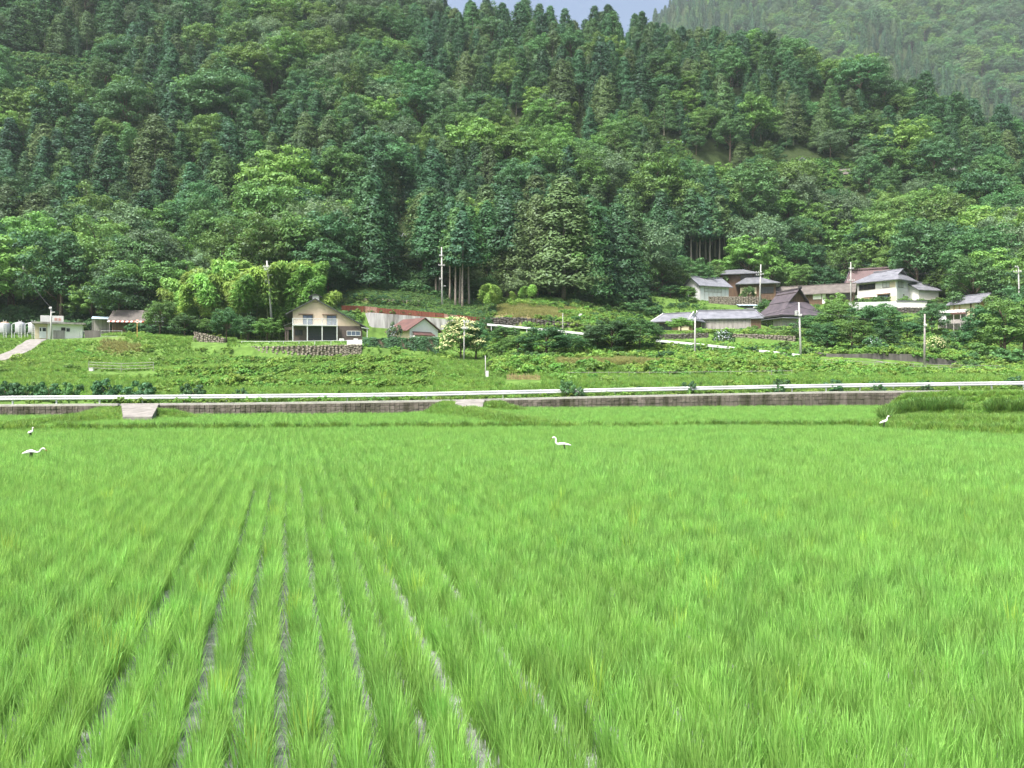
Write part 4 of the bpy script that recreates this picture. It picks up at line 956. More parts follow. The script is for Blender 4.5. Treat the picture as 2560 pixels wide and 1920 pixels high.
for k in range(8): bd.box(X(135) + k * .205, X(135) + k * .205 + .19, -.12, -.06, -.1, Z(826 + (k % 3 == 2) * .4))
bd.build("plank_screen", M_greywood, h)
def text_mesh(par, name, body, size, loc, mat, rot=(R_(90), 0, 0)):
    cu = bpy.data.curves.new(name, 'FONT'); cu.body = body; cu.size = size; cu.extrude = .01; cu.align_x = 'CENTER'; cu.align_y = 'CENTER'
    t = bpy.data.objects.new(name, cu); col.objects.link(t); bpy.context.view_layer.update()
    me = bpy.data.meshes.new_from_object(t.evaluated_get(bpy.context.evaluated_depsgraph_get())); bpy.data.objects.remove(t); bpy.data.curves.remove(cu)
    me.materials.clear(); me.materials.append(mat); o = bpy.data.objects.new(name, me); o.location = loc; o.rotation_euler = rot; return link(o, par)
M_orange = mat_plain("sign_orange", (.75, .22, .12), .6, .1, 3); M_signwhite = mat_plain("sign_white", (.7, .7, .69), .6, .05, 2)
sg = thing("sign_board", "white sign board with orange characters above the pump house roof", "sign", P(130, 838, 131), R_(27)); S = 131 / F
MB().box(-25 * S, 25 * S, 0, .12, 33 * S, 49 * S).build("board", M_signwhite, sg)
for sx in (-20, 0, 20): MB().box(sx * S - .05, sx * S + .05, .13, .23, -.6, 45 * S).build("post", M_galv, sg)
text_mesh(sg, "lettering", "安全", .55, (12.5 * S, -.02, 39.5 * S), M_orange)
M_tank = mat_plain("tank_grey", (.52, .54, .58), .5, .15, 1.5, 0, .2, streak=True); M_tankrust = mat_plain("tank_rust_top", (.62, .36, .22), .6, .2, 3)
S = 128 / F
for i, (px, lab) in enumerate(((13, "grey feed tank with a rusty top on white legs"), (51, "grey feed tank with a pale top, middle of the row by the pump house"), (84, "grey feed tank standing right against the pump house"))):
    t = thing("feed_tank", lab, "tank", P(px, 848, 128), 0, "feed tanks beside the pump house")
    MB().lathe([(.25, .55), (.72, 1.0), (.78, 1.15), (.78, 2.55), (.70, 2.68)], 16).build("drum", M_tank, t, True); MB().lathe([(.70, 2.69), (.40, 2.85), (.12, 2.9)], 16).build("lid", M_tankrust if i == 0 else M_tank, t, True)
    for sx in (-1, 1):
        for sy in (-.6, .6): MB().tube([(sx * .62, sy, -.2), (sx * .62, sy, 1.15)], .05, 6).build("leg", M_white_steel, t)
    MB().tube([(-1.1, -.5, -.2), (-1.1, -.5, 2.35), (-.95, -.45, 2.55), (-.4, -.2, 2.75)], .07, 7).build("fill_pipe", M_white_steel, t)
    ld = MB(); ld.tube([(.28, -.86, -.2), (.28, -.86, 3.15)], .045, 6); ld.tube([(.68, -.80, -.2), (.68, -.80, 3.1)], .045, 6)
    for k in range(9): ld.tube([(.28, -.86, .3 + k * .32), (.68, -.80, .3 + k * .32)], .02, 5)
    ld.build("ladder", M_white_steel, t)
# ---- weathered shed with red-striped eaves, blue lean-to
S = 140 / F; h = house("shed", "weathered wooden shed with grey tile roof and red and white corrugated eaves", "shed", 322, 826, 140, 8)
MB().box(-2.9, 2.6, 0, 4.6, -1.0, 2.1).build("wall", M_timber, h); MB().box(.9, 2.3, -.04, 0.02, -.2, 1.95).build("plank_door", M_palewood, h)
roof_gable(-2.9, 2.6, 0, 4.6, 2.15, 3.75, .75, .14, .55).build("roof", T_brown, h)
er = MB()
for k in range(16):
    if k % 2 == 0: er.poly([(-3.3 + k * .39, -1.25, 1.42), (-3.3 + k * .39 + .39, -1.25, 1.42), (-3.3 + k * .39 + .39, -.62, 1.78), (-3.3 + k * .39, -.62, 1.78)], [(0, 1, 2, 3)])
er.build("eave_sheet_white", M_signwhite, h); er = MB()
for k in range(16):
    if k % 2: er.poly([(-3.3 + k * .39, -1.25, 1.42), (-3.3 + k * .39 + .39, -1.25, 1.42), (-3.3 + k * .39 + .39, -.62, 1.78), (-3.3 + k * .39, -.62, 1.78)], [(0, 1, 2, 3)])
er.build("eave_sheet_red", T_orange, h)
MB().box(2.7, 5.2, 2, 5, -.6, 1.9).build("side_wing", M_greywood, h); w2 = roof_gable(2.7, 5.2, 2, 5, 1.95, 3.1, .4, .12, .3); w2.build("wing_roof", T_grey, h)
h = house("lean_to", "small lean-to with a pale blue sheet roof beside the weathered shed", "lean-to", 252, 822, 141, 24)
rf = MB(); rf.prism([(-1.5, -.6, 1.75), (1.6, -.6, 1.75), (1.6, 1.6, 2.3), (-1.5, 1.6, 2.3)], (0, 0, .06)); rf.build("roof", T_blue, h)
for a in (-1.35, 1.45): MB().box(a - .06, a + .06, -.5, -.38, -.8, 1.78).build("post", M_greywood, h)
MB().box(-1.3, 1.4, 1.3, 1.45, -.8, 2.2).build("back_wall", M_greywood, h)
# ---- village on the right: long grey tiled house
h = house("house", "long single-storey house with pale grey tiled roof and grey wooden shutters", "house", 1820, 826, 160, -10); Lh = 6.6
MB().box(-Lh, Lh, 0, 6, -.8, 2.45).build("wall", M_greywood, h); MB().box(4.6, Lh + .02, -.03, 6.01, -.8, 2.3).build("end_wall", M_timber, h); MB().box(-Lh - .01, -5.3, -.04, 0.0, .9, 2.1).build("plaster_panel", M_white, h)
for k in range(11):
    x = -5.1 + k * .86; MB().box(x + .03, x + .83, -.10 - .02 * (k % 2), -.01, -.2, 1.95).build("shutter", M_greywood, h)
for k in range(11): MB().box(-5.1 + k * .86, -5.1 + k * .86 + .04, -.14, -.02, 1.98, 2.2).build("lintel_post", M_frame, h)
roof_hip(-Lh, Lh, 0, 6, 2.5, 4.35, -Lh + .9, Lh - .7, .5, .16).build("roof", T_grey, h)
rb = MB(); ridge_bar(rb, -Lh + .7, Lh - .6, 3, 4.3, .3, .2)
for s in (-1, 1): rb.tube([(s * (Lh - .75), 3, 4.4), (s * (Lh + .6), -.6, 2.65)], .13, 6)
rb.build("ridge_tiles", M_coping if False else T_grey, h)
gb = MB(); gb.prism([(-Lh + .35, 1.6, 3.4), (-Lh + .35, 4.4, 3.4), (-Lh + .35, 3, 4.5)], (.12, 0, 0)); gb.build("gable_board", M_white, h)
h = house("house", "rear wing with pale grey tiled roof and white ridge ends behind the long grey house", "house", 1873, 818, 180, -11)
MB().box(-4.2, 4.2, 0, 5, -.8, 2.4).build("wall", M_greywood, h); roof_hip(-4.2, 4.2, 0, 5, 2.45, 4.5, -3.2, 3.0, .7, .16).build("roof", T_grey, h)
rb = MB(); ridge_bar(rb, -3.3, 3.1, 2.5, 4.45, .28, .2); rb.build("ridge_tiles", T_grey, h); MB().box(1.2, 3.3, 2.2, 2.8, 4.7, 5.0).build("ridge_end", M_white, h); MB().box(4.0, 4.3, 2.2, 2.8, 3.9, 4.4).build("ridge_end", M_white, h)
# small grey house on its left
h = house("house", "small house with grey tiled roof and white-edged gable beside a round green bush", "house", 1684, 830, 158, -32)
MB().box(-4.0, 4.0, 0, 5.5, -.8, 2.2).build("wall", M_timber, h); MB().box(1.0, 3.2, -.03, .01, -.6, 1.9).build("plaster_panel", M_cream, h)
roof_hip(-4.0, 4.0, 0, 5.5, 2.25, 4.0, -3.3, 2.6, .8, .16).build("roof", T_grey, h); rb = MB(); ridge_bar(rb, -3.3, 2.7, 2.75, 3.95, .25, .18); rb.build("ridge_tiles", T_grey, h)
gb = MB(); gb.prism([(3.15, .9, 2.95), (3.15, 4.6, 2.95), (3.15, 2.75, 4.15)], (.12, 0, 0)); gb.build("gable_board", M_white, h)
for a, b_ in (((3.3, -.2, 2.55), (3.3, 2.75, 4.25)), ((3.3, 5.7, 2.55), (3.3, 2.75, 4.25)), ((-3.3, 2.75, 4.15), (-4.7, -.7, 2.35))): MB().tube([a, b_], .12, 6).build("verge_tiles", M_signwhite, h)
window(h, -3.2, -.4, .2, 1.7, 0, M_frame, G_dark, 3)
# black steep-roofed former thatched house (hip and gable, flared eaves)
h = house("house", "old farmhouse with steep flared dark violet metal roof and open gable", "house", 1972, 824, 168, -75)
lx, wy = 4.6, 4.9
MB().box(-lx, lx, -wy, wy, -.8, 2.3).build("wall", M_greywood, h)
sk = roof_hip(-lx, lx, -wy, wy, 2.1, 2.75, -lx + .4, lx - .4, 1.0, .1); sk.build("skirt_roof", T_grey, h)
mb = MB(); rh = 8.5; ez = 2.75
def ringp(t):   # t 0 eave .. 1 ridge, concave slope
    z = ez + (rh - ez) * (t ** 1.28); k = 1 - t
    return z, k
lv = [0, .12, .28, .46, .60]; prev = None; X0 = lx + 1.0; W0 = wy + 1.0; ovr = 3.1; gx = 3.35
for i, t in enumerate(lv):
    z, k = ringp(t); hx = gx + (X0 - gx) * max(0, 1 - t / .60); hw = W0 * k
    b = len(mb.v); mb.v += [(-hx, -hw, z), (hx, -hw, z), (hx, hw, z), (-hx, hw, z)]
    if i == 0: mb.v += [(-hx + .1, -hw + .1, z - .35), (hx - .1, -hw + .1, z - .35), (hx - .1, hw - .1, z - .35), (-hx + .1, hw - .1, z - .35)]; mb.f += [(7, 6, 5, 4)] + [(4 + j, 4 + (j + 1) % 4, (j + 1) % 4, j) for j in range(4)]
    if prev is not None: mb.f += [(prev + j, prev + (j + 1) % 4, b + (j + 1) % 4, b + j) for j in range(4)]
    prev = b
mb.f.append((prev, prev + 1, prev + 2, prev + 3)); mb.build("lower_roof", T_black, h)
up = MB(); z6, k6 = ringp(.60)
for s in (-1, 1):
    pts = []
    for t in (.58, .72, .86, 1.0):
        z, k = ringp(t); pts.append((t, s * W0 * k, z))
    for (ta, ya, za), (tb, yb, zb) in zip(pts[:-1], pts[1:]):
        p = [(-gx - .4 - (ta - .58) * .4, ya, za), (gx + .4 + (ta - .58) * .4, ya, za), (gx + .4 + (tb - .58) * .4, yb, zb), (-gx - .4 - (tb - .58) * .4, yb, zb)]
        up.prism(p if s < 0 else p[::-1], (0, 0, .2))
up.build("upper_roof", T_black, h)
gp = MB(); gp.prism([(gx - .55, -W0 * k6 * .96, z6), (gx - .55, W0 * k6 * .96, z6), (gx - .55, 0, rh - .1)], (.1, 0, 0)); gp.prism([(-gx + .5, -W0 * k6 * .96, z6), (-gx + .5, W0 * k6 * .96, z6), (-gx + .5, 0, rh - .1)], (.1, 0, 0)); gp.build("gable_boards", M_timber, h)
rb = MB(); rb.box(-gx - .7, gx + .7, -.35, .35, rh - .05, rh + .2); rb.box(-gx - .75, -gx - .45, -.4, .4, rh + .1, rh + .4); rb.box(gx + .45, gx + .8, -.4, .4, rh + .1, rh + .45); rb.build("ridge_cap", T_black, h)
bn = MB()
for s in (-1, 1):
    z, k = ringp(.86); bn.box(-gx - .5, gx + .5, s * W0 * k - .08, s * W0 * k + .08, z + .12, z + .3)
bn.build("roof_band", M_frame, h)
window(h, -3.2, 1.4, .1, 1.8, -wy, M_frame, G_dark, 4)
# ---- upper row: two-tier hip-roofed house, white annex
h = house("house", "two-tier dark timber house with grey hipped roofs", "house", 1838, 741, 206, -17); S = 206 / F
MB().box(-4.9, 4.9, 0, 8, -1.5, 6.0).build("wall", M_timber, h); roof_hip(-4.9, 4.9, 0, 8, 6.0, 7.7, -2.1, 2.1, 1.2, .18).build("roof", T_slate, h)
MB().box(1.2, 10.2, -3.2, 4, -1.5, 2.85).build("wing_wall", M_timber, h); roof_hip(1.2, 10.2, -3.2, 4, 2.85, 5.4, 3.4, 5.0, 1.1, .16).build("wing_roof", T_slate, h)
MB().box(1.3, 5.4, -3.26, -3.19, .2, 1.9).build("plaster_panel", M_cream, h); window(h, 6.2, 9.6, .3, 1.9, -3.2, M_frame, G_dark, 3); window(h, 1.4, 4.4, 4.4, 5.6, 0, M_frame, G_dark, 2)
h = house("annex", "white gabled annex with grey tiled roof in front of the two-tier house", "annex", 1786, 742, 197, 24)
MB().box(-4.6, 4.6, 0, 6.4, -1.2, 3.0).build("lower_wall", M_whiteblue, h); gable_walls(-4.58, 4.58, .02, 6.38, 2.9, 3.0, 5.0).build("gable_wall", M_white, h)
roof_gable(-4.6, 4.6, 0, 6.4, 3.0, 5.1, .8, .18, .7).build("roof", T_grey, h); rb = MB(); ridge_bar(rb, -5.2, 5.2, 3.2, 5.2, .3, .2); rb.build("ridge_tiles", T_grey, h)
bt = MB()
for k in range(8): bt.box(-4.62, -4.56, .2 + k * .85, .26 + k * .85, -.8, 2.95)
for k in range(7): bt.box(-4.4 + k * 1.3, -4.34 + k * 1.3, -.03, .02, -.8, 2.9)
bt.build("battens", M_greywood, h); window(h, 2.0, 4.3, .3, 2.1, 0, M_timber, G_dark, 1, side=(-4.6, -1)); window(h, -3.2, 2.2, 1.2, 2.0, 0, M_greywood, G_pale, 4)
# small sheds with red roofs at their left, pale sheet roof below
h = house("shed", "low shed with bright red sheet roof left of the white annex", "shed", 1703, 731, 204); MB().box(-1.7, 1.7, 0, 3, -1, 1.3).build("wall", M_timber, h); rf = MB(); rf.prism([(-2.0, -.5, 1.15), (2.2, -.5, 1.15), (2.0, 3.2, 2.6), (-1.7, 3.2, 2.6)], (0, 0, .1)); rf.build("roof", T_orange, h)
h = house("shed", "low shed with faded red roof half hidden behind trees", "shed", 1637, 733, 205); MB().box(-1.4, 1.4, 0, 2.6, -1, 1.3).build("wall", M_timber, h); rf = MB(); rf.prism([(-1.8, -.4, 1.3), (1.8, -.4, 1.3), (1.8, 2.8, 2.0), (-1.8, 2.8, 2.0)], (0, 0, .1)); rf.build("roof", T_orange, h)
h = house("shelter", "low open shelter with a pale grey sheet roof below the two-tier house", "shelter", 1868, 775, 184); rf = MB(); rf.prism([(-2.2, -.8, 1.0), (2.3, -.8, 1.0), (2.3, 1.4, 1.45), (-2.2, 1.4, 1.45)], (0, 0, .06)); rf.build("roof", T_blue, h)
for a in (-2.0, 2.1): MB().box(a - .06, a + .06, -.7, -.58, -.8, 1.05).build("post", M_greywood, h)
MB().box(-2, 2.1, 1.2, 1.3, -.8, 1.4).build("back_wall", M_greywood, h)
# long low farm building
h = house("farm_building", "long low farm building with weathered brown roof and white plaster panels", "barn", 2020, 755, 197, -28)
MB().box(-10.2, 10.6, 0, 5.6, -1.2, 2.3).build("wall", M_timber, h)
for a, b_, z0, z1 in ((-9.4, -6.4, .9, 2.1), (-6.0, -4.4, .6, 2.1), (1.2, 3.2, .6, 2.1), (3.4, 4.2, -.6, 2.1), (6.6, 7.9, .5, 2.1)): MB().box(a, b_, -.05, .01, z0, z1).build("plaster_panel", M_white, h)
MB().box(4.4, 6.4, -.06, .01, -.9, 2.0).build("doorway", M_frame, h); window(h, 8.3, 10.2, .3, 1.8, 0, M_frame, G_dark, 2)
gable_walls(-10.18, 10.58, .02, 5.58, 2.2, 2.3, 4.3).build("gable_wall", M_cream, h); roof_gable(-10.2, 10.6, 0, 5.6, 2.35, 4.35, .8, .2, .6).build("roof", T_brown, h)
rb = MB(); ridge_bar(rb, -10.7, 11.1, 2.8, 4.45, .18, .25); rb.build("ridge_cap", T_brown, h)
h = house("storehouse", "low storehouse with red-brown roof and white upper wall behind the long farm building", "storehouse", 1985, 742, 212, -22)
MB().box(-6.5, 6.0, 0, 4, -1.5, 2.6).build("wall", M_white, h); rf = MB(); rf.prism([(-7.8, -.6, 2.55), (6.8, -.6, 2.75), (6.8, 4.6, 3.1), (-6.6, 4.6, 3.3)], (0, 0, .16)); rf.build("roof", T_red, h); rf = MB(); rf.prism([(-7.9, -1.2, 1.2), (-5.2, -1.2, 1.2), (-5.2, -.1, 2.5), (-6.9, -.1, 2.5)], (0, 0, .1)); rf.build("side_roof", T_red, h)
# ---- maroon-roofed farmhouse with a white crest character
h = house("house", "big farmhouse with steep maroon ribbed metal roof behind the white two-storey house", "house", 2172, 752, 210, -29); S = 207 / F
MB().box(-7, 7, 0, 9, -1.2, 2.6).build("wall", M_timber, h); MB().box(-7.02, 2, -.04, .0, .6, 2.2).build("plaster_panel", M_white, h)
roof_hip(-7, 7, 0, 9, 2.4, 9.2, -4.9, 5.4, 1.6, .25, .6).build("roof", T_purple, h); rb = MB(); ridge_bar(rb, -5.3, 5.8, 4.5, 9.1, .45, .35); rb.build("ridge_cap", T_purple, h); MB().box(5.2, 5.9, 4.1, 4.9, 9.5, 9.95).build("ridge_ornament", M_signwhite, h)
MB().tube([(-5.1, 4.4, 9.3), (-6.1, 2.1, 6.0), (-6.9, .6, 4.2)], .14, 6).build("hip_cap", T_black, h)
text_mesh(h, "roof_character", "水", 1.35, (-3.9, 0.25, 4.55), M_signwhite, (R_(52), 0, 0))
# ---- white two-storey house
h = house("house", "white two-storey house with blue-grey tiled hip-and-gable roof and white garden wall", "house", 2241, 754, 190, -53)
a0, a1, d0 = -10.2, 0.0, 8.0                      # local origin at the near corner
MB().box(a0, a1, 0, d0, -1.2, 5.55).build("wall", M_white, h); MB().box(a1 - .04, a1 + .02, .04, d0 - .04, -1.2, 5.5).build("side_wall", M_whiteblue, h)  # the side wall's bluer white is shade painted into its colour
roof_hip(a0, a1, 0, d0, 5.5, 8.25, a0 + 2.6, a1 - 1.9, 1.15, .18).build("roof", T_grey, h)
up = MB(); xa, xb, yc = a1 - 4.2, a1 - .35, d0 / 2
for s in (-1, 1):
    p = [(xa, yc + s * 2.7, 6.75), (xb, yc + s * 2.7, 6.6), (xb, yc, 8.3), (xa, yc, 8.3)]; up.prism(p if s < 0 else p[::-1], (0, 0, .17))
up.build("gable_roof", T_grey, h); gb = MB(); gb.prism([(xb - .7, yc - 2.4, 6.6), (xb - .7, yc + 2.4, 6.6), (xb - .7, yc, 8.2)], (.08, 0, 0)); gb.build("gable_board", M_frame, h)
rb = MB(); ridge_bar(rb, a0 + 2.4, xb + .15, yc, 8.3, .3, .2); rb.build("ridge_tiles", T_grey, h); MB().box(xb - .6, xb - .35, yc - 1.0, yc + 1.0, 6.75, 6.95).build("gable_beam", M_signwhite, h)
window(h, -9.5, -5.4, 3.65, 5.0, 0, M_timber, G_dark, 3); window(h, -3.4, -1.7, 3.75, 4.95, 0, M_frame, G_pale, 1); MB().box(-1.65, -.25, -.07, .0, 3.7, 5.0).build("shutter_box", M_cream, h)
window(h, .9, 3.2, 3.7, 5.0, 0, M_frame, G_pale, 2, side=(a1 + .02, 1)); window(h, 3.4, 3.8, 1.6, 2.0, 0, M_frame, G_dark, 0, side=(a1 + .02, 1))
MB().box(-8.6, -5.3, -.1, -.01, -.2, 1.55).build("timber_shutter", M_palewood, h); MB().box(-8.7, -5.2, -.16, -.0, 1.56, 1.7).build("shutter_rail", M_timber, h)
MB().box(-10.1, -8.75, -.06, -.005, -.2, 1.45).build("clay_panel", M_cream, h); MB().box(-1.55, -.1, -.06, -.005, -.2, 1.5).build("clay_panel", M_cream, h)
bw = thing("x", "x", "x"); bw.parent = h; bw.name = "entrance"; del bw["label"]; del bw["category"]
MB().box(-4.5, -1.7, -.5, 0, -.2, 1.9).build("frame", M_frame, bw); MB().box(-4.3, -1.9, -.53, -.49, -.1, 1.7).build("pane", G_blue, bw); ca = MB(); ca.prism([(-4.8, -.9, 1.95), (-1.4, -.9, 1.95), (-1.4, 0, 2.25), (-4.8, 0, 2.25)], (0, 0, .08)); ca.build("canopy", M_timber, bw)
MB().box(-5.0, -4.75, -.09, -.005, .2, .75).build("mailbox", M_frame, h)
slab_wall("garden_wall", "white plaster garden wall in front of the white two-storey house", [(2120, 175, 756, 772), (2180, 174.6, 755, 772), (2240, 174.2, 753, 771)], M_whiteblue, .3, n=10)
slab_wall("garden_wall", "white garden wall with a dark tile cap above the rough rock wall", [(2241, 174.1, 754, 771), (2280, 174.1, 754, 771), (2318, 174.3, 755, 770)], M_white, .3, T_dark, n=8)
# ---- white storehouse, ochre shed, lean-to
h = house("storehouse", "small white plaster storehouse with grey tiled gable roof", "storehouse", 2322, 752, 192, 19)
MB().box(-3.2, 3.2, 0, 7.4, -1.2, 2.7).build("lower_wall", M_white, h); gable_walls(-3.18, 3.18, .02, 7.38, 2.6, 2.7, 4.6).build("gable_wall", M_white, h); roof_gable(-3.2, 3.2, 0, 7.4, 2.75, 4.75, .55, .2, .5).build("roof", T_grey, h)
rb = MB(); ridge_bar(rb, -3.7, 3.7, 3.7, 4.9, .3, .2); rb.build("ridge_tiles", T_grey, h); ve = MB()
for s in (-1, 1): ve.tube([(-3.72, 3.7, 4.75), (-3.72, 3.7 + s * 4.1, 2.5)], .13, 5)
ve.build("verge_tiles", T_dark, h)
h = house("shed", "ochre clay shed with grey tiled gable roof above the sheet-roofed lean-to", "shed", 2412, 792, 166, -66)
MB().box(-3.4, 3.4, 0, 5.4, -1.5, 3.1).build("lower_wall", M_cream, h); gable_walls(-3.35, 3.42, .02, 5.38, -1.4, 3.1, 4.6).build("gable_wall", M_ochre, h); roof_gable(-3.4, 3.4, 0, 5.4, 3.1, 4.65, .7, .16, .6).build("roof", T_grey, h)
rb = MB(); ridge_bar(rb, -3.9, 3.9, 2.7, 4.75, .22, .18); rb.build("ridge_tiles", T_grey, h)
for a in (-2.6, -1.4, 1.2, 2.9): MB().box(a, a + .35, -.05, .02, .4, 2.9).build("timber_panel", M_palewood if a < 0 else M_timber, h)
h = house("lean_to", "open lean-to with bright corrugated sheet roof under the ochre shed", "lean-to", 2382, 812, 158, -32)
rf = MB(); k = 20
for j in range(k): rf.v += [(-2.6 + 5.2 * j / (k - 1), -1.2, 2.45 + (.04 if j % 2 else 0)), (-2.6 + 5.2 * j / (k - 1), 1.4, 3.15 + (.04 if j % 2 else 0))]
rf.f += [(2 * j, 2 * j + 2, 2 * j + 3, 2 * j + 1) for j in range(k - 1)]; rf.build("roof", M_signwhite, h)
MB().box(-2.5, 2.5, 1.1, 1.25, -1.2, 3.0).build("back_wall", M_greywood, h); MB().box(-1.0, 2.55, -1.22, -1.14, 2.05, 2.42).build("eave_board", T_red, h)
for a in (-2.5, -1.1, .2, 1.4, 2.4): MB().box(a - .06, a + .06, -1.15, -1.03, -1.5, 2.42).build("post", M_greywood, h)
MB().box(-2.5, -1.15, -1.1, -1.05, .3, 2.2).build("side_panel", M_whiteblue, h); MB().box(-1.05, 2.4, -1.12, -1.06, .2, 1.0).build("lattice", M_greywood, h)
# ---- houses far up the hillside, found on the ground where the photograph shows them
def far_house(px, py, w, d, ze, zr, yaw, roof, wall, label):
    Yq = on_ground(px, py); x = (px - 1280) / F * Yq
    h = thing("house", label, "house", (x, Yq, CZ - (py - HZ) / F * Yq), R_(yaw))
    MB().box(-w, w, 0, d, -3, ze).build("lower_wall", wall, h); gable_walls(-w + .02, w - .02, .02, d - .02, ze - .1, ze, zr).build("gable_wall", wall, h); roof_gable(-w, w, 0, d, ze + .04, zr + .05, .6, .2, .5).build("roof", roof, h)
    window(h, -w * .6, -w * .1, 1.0, 2.0, 0, M_frame, G_dark, 1); return Yq
far_house(2023, 419, 1.7, 3.6, 1.9, 3.2, 52, T_grey, M_white, "small white gabled house peeping out of the forest above the two-tier house")
far_house(2124, 448, 3.0, 5, 2.0, 4.0, -8, T_brown, M_white, "house with a brownish roof low among trees above the maroon roof")
far_house(2402, 436, 3.4, 6, 2.8, 4.8, 35, T_grey, M_white, "pale grey-roofed house among trees high above the ochre shed")
far_house(2552, 428, 3.0, 5, 2.4, 4.4, 40, T_purple, M_white, "reddish-roofed house with white gable far up at the forest's right end")
far_house(1688, 368, 2.4, 4, 1.6, 2.3, -5, T_blue, M_greywood, "house with a thin white roof hidden in the forest above the bare-trunked cedars")
far_house(1000, 608, 2.2, 4, 1.6, 2.8, 0, T_grey, M_greywood, "grey-roofed hut glimpsed between trees above the tan gabled house")
# ================================================================== poles, birds, signs
M_pole = mat_plain("concrete_pole", (.47, .47, .46), .8, .1, 1.5); M_insul = mat_plain("insulator", (.70, .72, .72), .4, .05, 3); M_cable = mat_plain("cable", (.05, .05, .055), .6, .1, 3)
POLES = {}
def pole(key, label, px, py, Y, tx, ty, arms=(), r0=.17, trafo=None, lamp=None, mat=None, box=None):
    b = P(px, py, Y); t = P(tx, ty, Y); S = Y / F; root = thing("utility_pole", label, "pole", b); d = t - b
    MB().tube([(0, 0, -1), tuple(d * .5), tuple(d)], [r0, r0 * .85, r0 * .65], 9).build("shaft", mat or M_pole, root, True)
    for ay, l, rr in arms:
        k = (py - ay) / (py - ty); c = d * k; MB().box(c.x - l * S, c.x + rr * S, c.y - .24, c.y - .12, c.z - .05, c.z + .05).build("crossarm", M_galv, root)
        for q in (-l * .9, -l * .45, rr * .45, rr * .9):
            if abs(q) > .5: MB().lathe([(.05, c.z + .05), (.08, c.z + .1), (.05, c.z + .16), (.08, c.z + .22), (.03, c.z + .28)], 7, (c.x + q * S, c.y - .18)).build("insulator", M_insul, root)
    if trafo:
        k = (py - trafo) / (py - ty); c = d * k; MB().lathe([(.2, c.z - .4), (.26, c.z - .36), (.26, c.z + .3), (.2, c.z + .36)], 10, (c.x - .45, c.y - .1)).build("transformer", M_galv, root); MB().box(c.x - .4, c.x, c.y - .06, c.y + .06, c.z - .3, c.z - .22).build("bracket", M_galv, root)
    if lamp:
        k = (py - lamp) / (py - ty); c = d * k; MB().tube([(c.x, c.y, c.z), (c.x + .5, c.y - .3, c.z + .15)], .03, 6).build("lamp_arm", M_galv, root); MB().box(c.x + .35, c.x + .8, c.y - .42, c.y - .25, c.z + .1, c.z + .2).build("lamp_head", M_insul, root)
    if box:
        k = (py - box) / (py - ty); c = d * k; MB().box(c.x + .03, c.x + .33, c.y - .2, c.y - .02, c.z - .35, c.z + .35).build("meter_box", M_signwhite, root)
    POLES[key] = t; return root
pole("a", "tall grey utility pole in front of the bare cedar trunks", 1106, 778, 158, 1104, 618, ((664, 8, 8), (640, 6, 6), (698, 7, 0)), .21, None, 717)
pole("b", "leaning utility pole with a transformer before the bamboo grove", 680, 800, 136, 667, 652, ((668, 9, 10), (675, 7, 2)), .19, 702, 690)
pole("c", "utility pole standing directly in front of the pump house", 128, 846, 124.5, 128, 767, ((772, 3, 2),), .16, None, 783)
pole("d", "thin bluish pole beside the cream flowering tree", 1160, 900, 109, 1161, 802, ((822, 6, 10), (806, 2, 11)), .12)
pole("e", "plain slim pole in front of the grey long house's left corner", 1737, 900, 108, 1738, 794, (), .14)
pole("f", "utility pole top rising behind the light green tree above the two-tier house", 1884, 690, 224, 1886, 572, ((586, 6, 8), (604, 0, 6), (618, 0, 6)), .19)
pole("g", "utility pole with double bracket right of the two-tier house", 1899, 766, 187, 1902, 661, ((681, 12, 2), (688, 12, 2), (686, 0, 8)), .2)
pole("h", "utility pole in front of the steep dark-roofed farmhouse", 2003, 902, 112.2, 1997, 756, ((790, 6, 5),), .17, 783)
pole("i", "pole with a spike top beside the white two-storey house", 2127, 768, 176.5, 2127, 655, ((702, 9, 9), (672, 6, 6)), .15)
pole("j", "weathered wooden utility pole before the dark curved retaining wall", 2311, 915, 110.5, 2312, 785, ((815, 3, 3),), .16, None, None, M_greywood)
pole("k", "pale utility pole above the big tree right of the ochre shed", 2549, 790, 150, 2546, 667, ((668, 10, 0), (680, 15, 6)), .15)
pole("l", "distant pole in trees above the feed tanks", 58, 735, 154, 58, 660, ((682, 6, 6),), .14)
pole("m", "short pole among weeds by the lane's bare bank", 1407, 838, 130, 1407, 783, (), .07)
pole("n", "slender post with a white meter box in the grass beside the ditch", 1214, 949, 84, 1213.5, 889, (), .06, None, None, None, 935)
for key, px, py, ty, lab in (("o", 2206, 432, 388, "thin pole in the forest clearing above the maroon roof"), ("p", 2324, 440, 404, "white pole in the forest clearing above the white storehouse")):
    Yq = on_ground(px, py); pole(key, lab, px, py, Yq, px, ty, ((ty + 12, 4, 4),), .2)
def wire(label, a, b, sag=.9, dz=-.1):
    a = Vector(a) + Vector((0, 0, dz)); b = Vector(b) + Vector((0, 0, dz)); pts = []
    for i in range(17):
        t = i / 16; p = a.lerp(b, t); p.z -= sag * 4 * t * (1 - t); pts.append(p - a)
    o = MB().tube(pts, .028, 5).build("power_cable", M_cable); o.location = a; tag(o, label, "cable")
wire("power cable from the pump house pole towards the distant pole above the tanks", POLES["c"], POLES["l"]); wire("power cable between the leaning pole and the pole by the bare cedar trunks", POLES["b"], POLES["a"], 1.4)
wire("power cable between the two-tier house pole and the spike-topped pole", POLES["g"], POLES["i"], 1.0); wire("power cable from the spike-topped pole to the pole above the big right tree", POLES["i"], POLES["k"], 2.0); wire("power cable from the steep-roofed farmhouse pole to the wooden pole", POLES["h"], POLES["j"], .9, -.6)
wire("power cable from the plain slim pole to the steep-roofed farmhouse pole", POLES["e"], POLES["h"], 1.0, -.2)
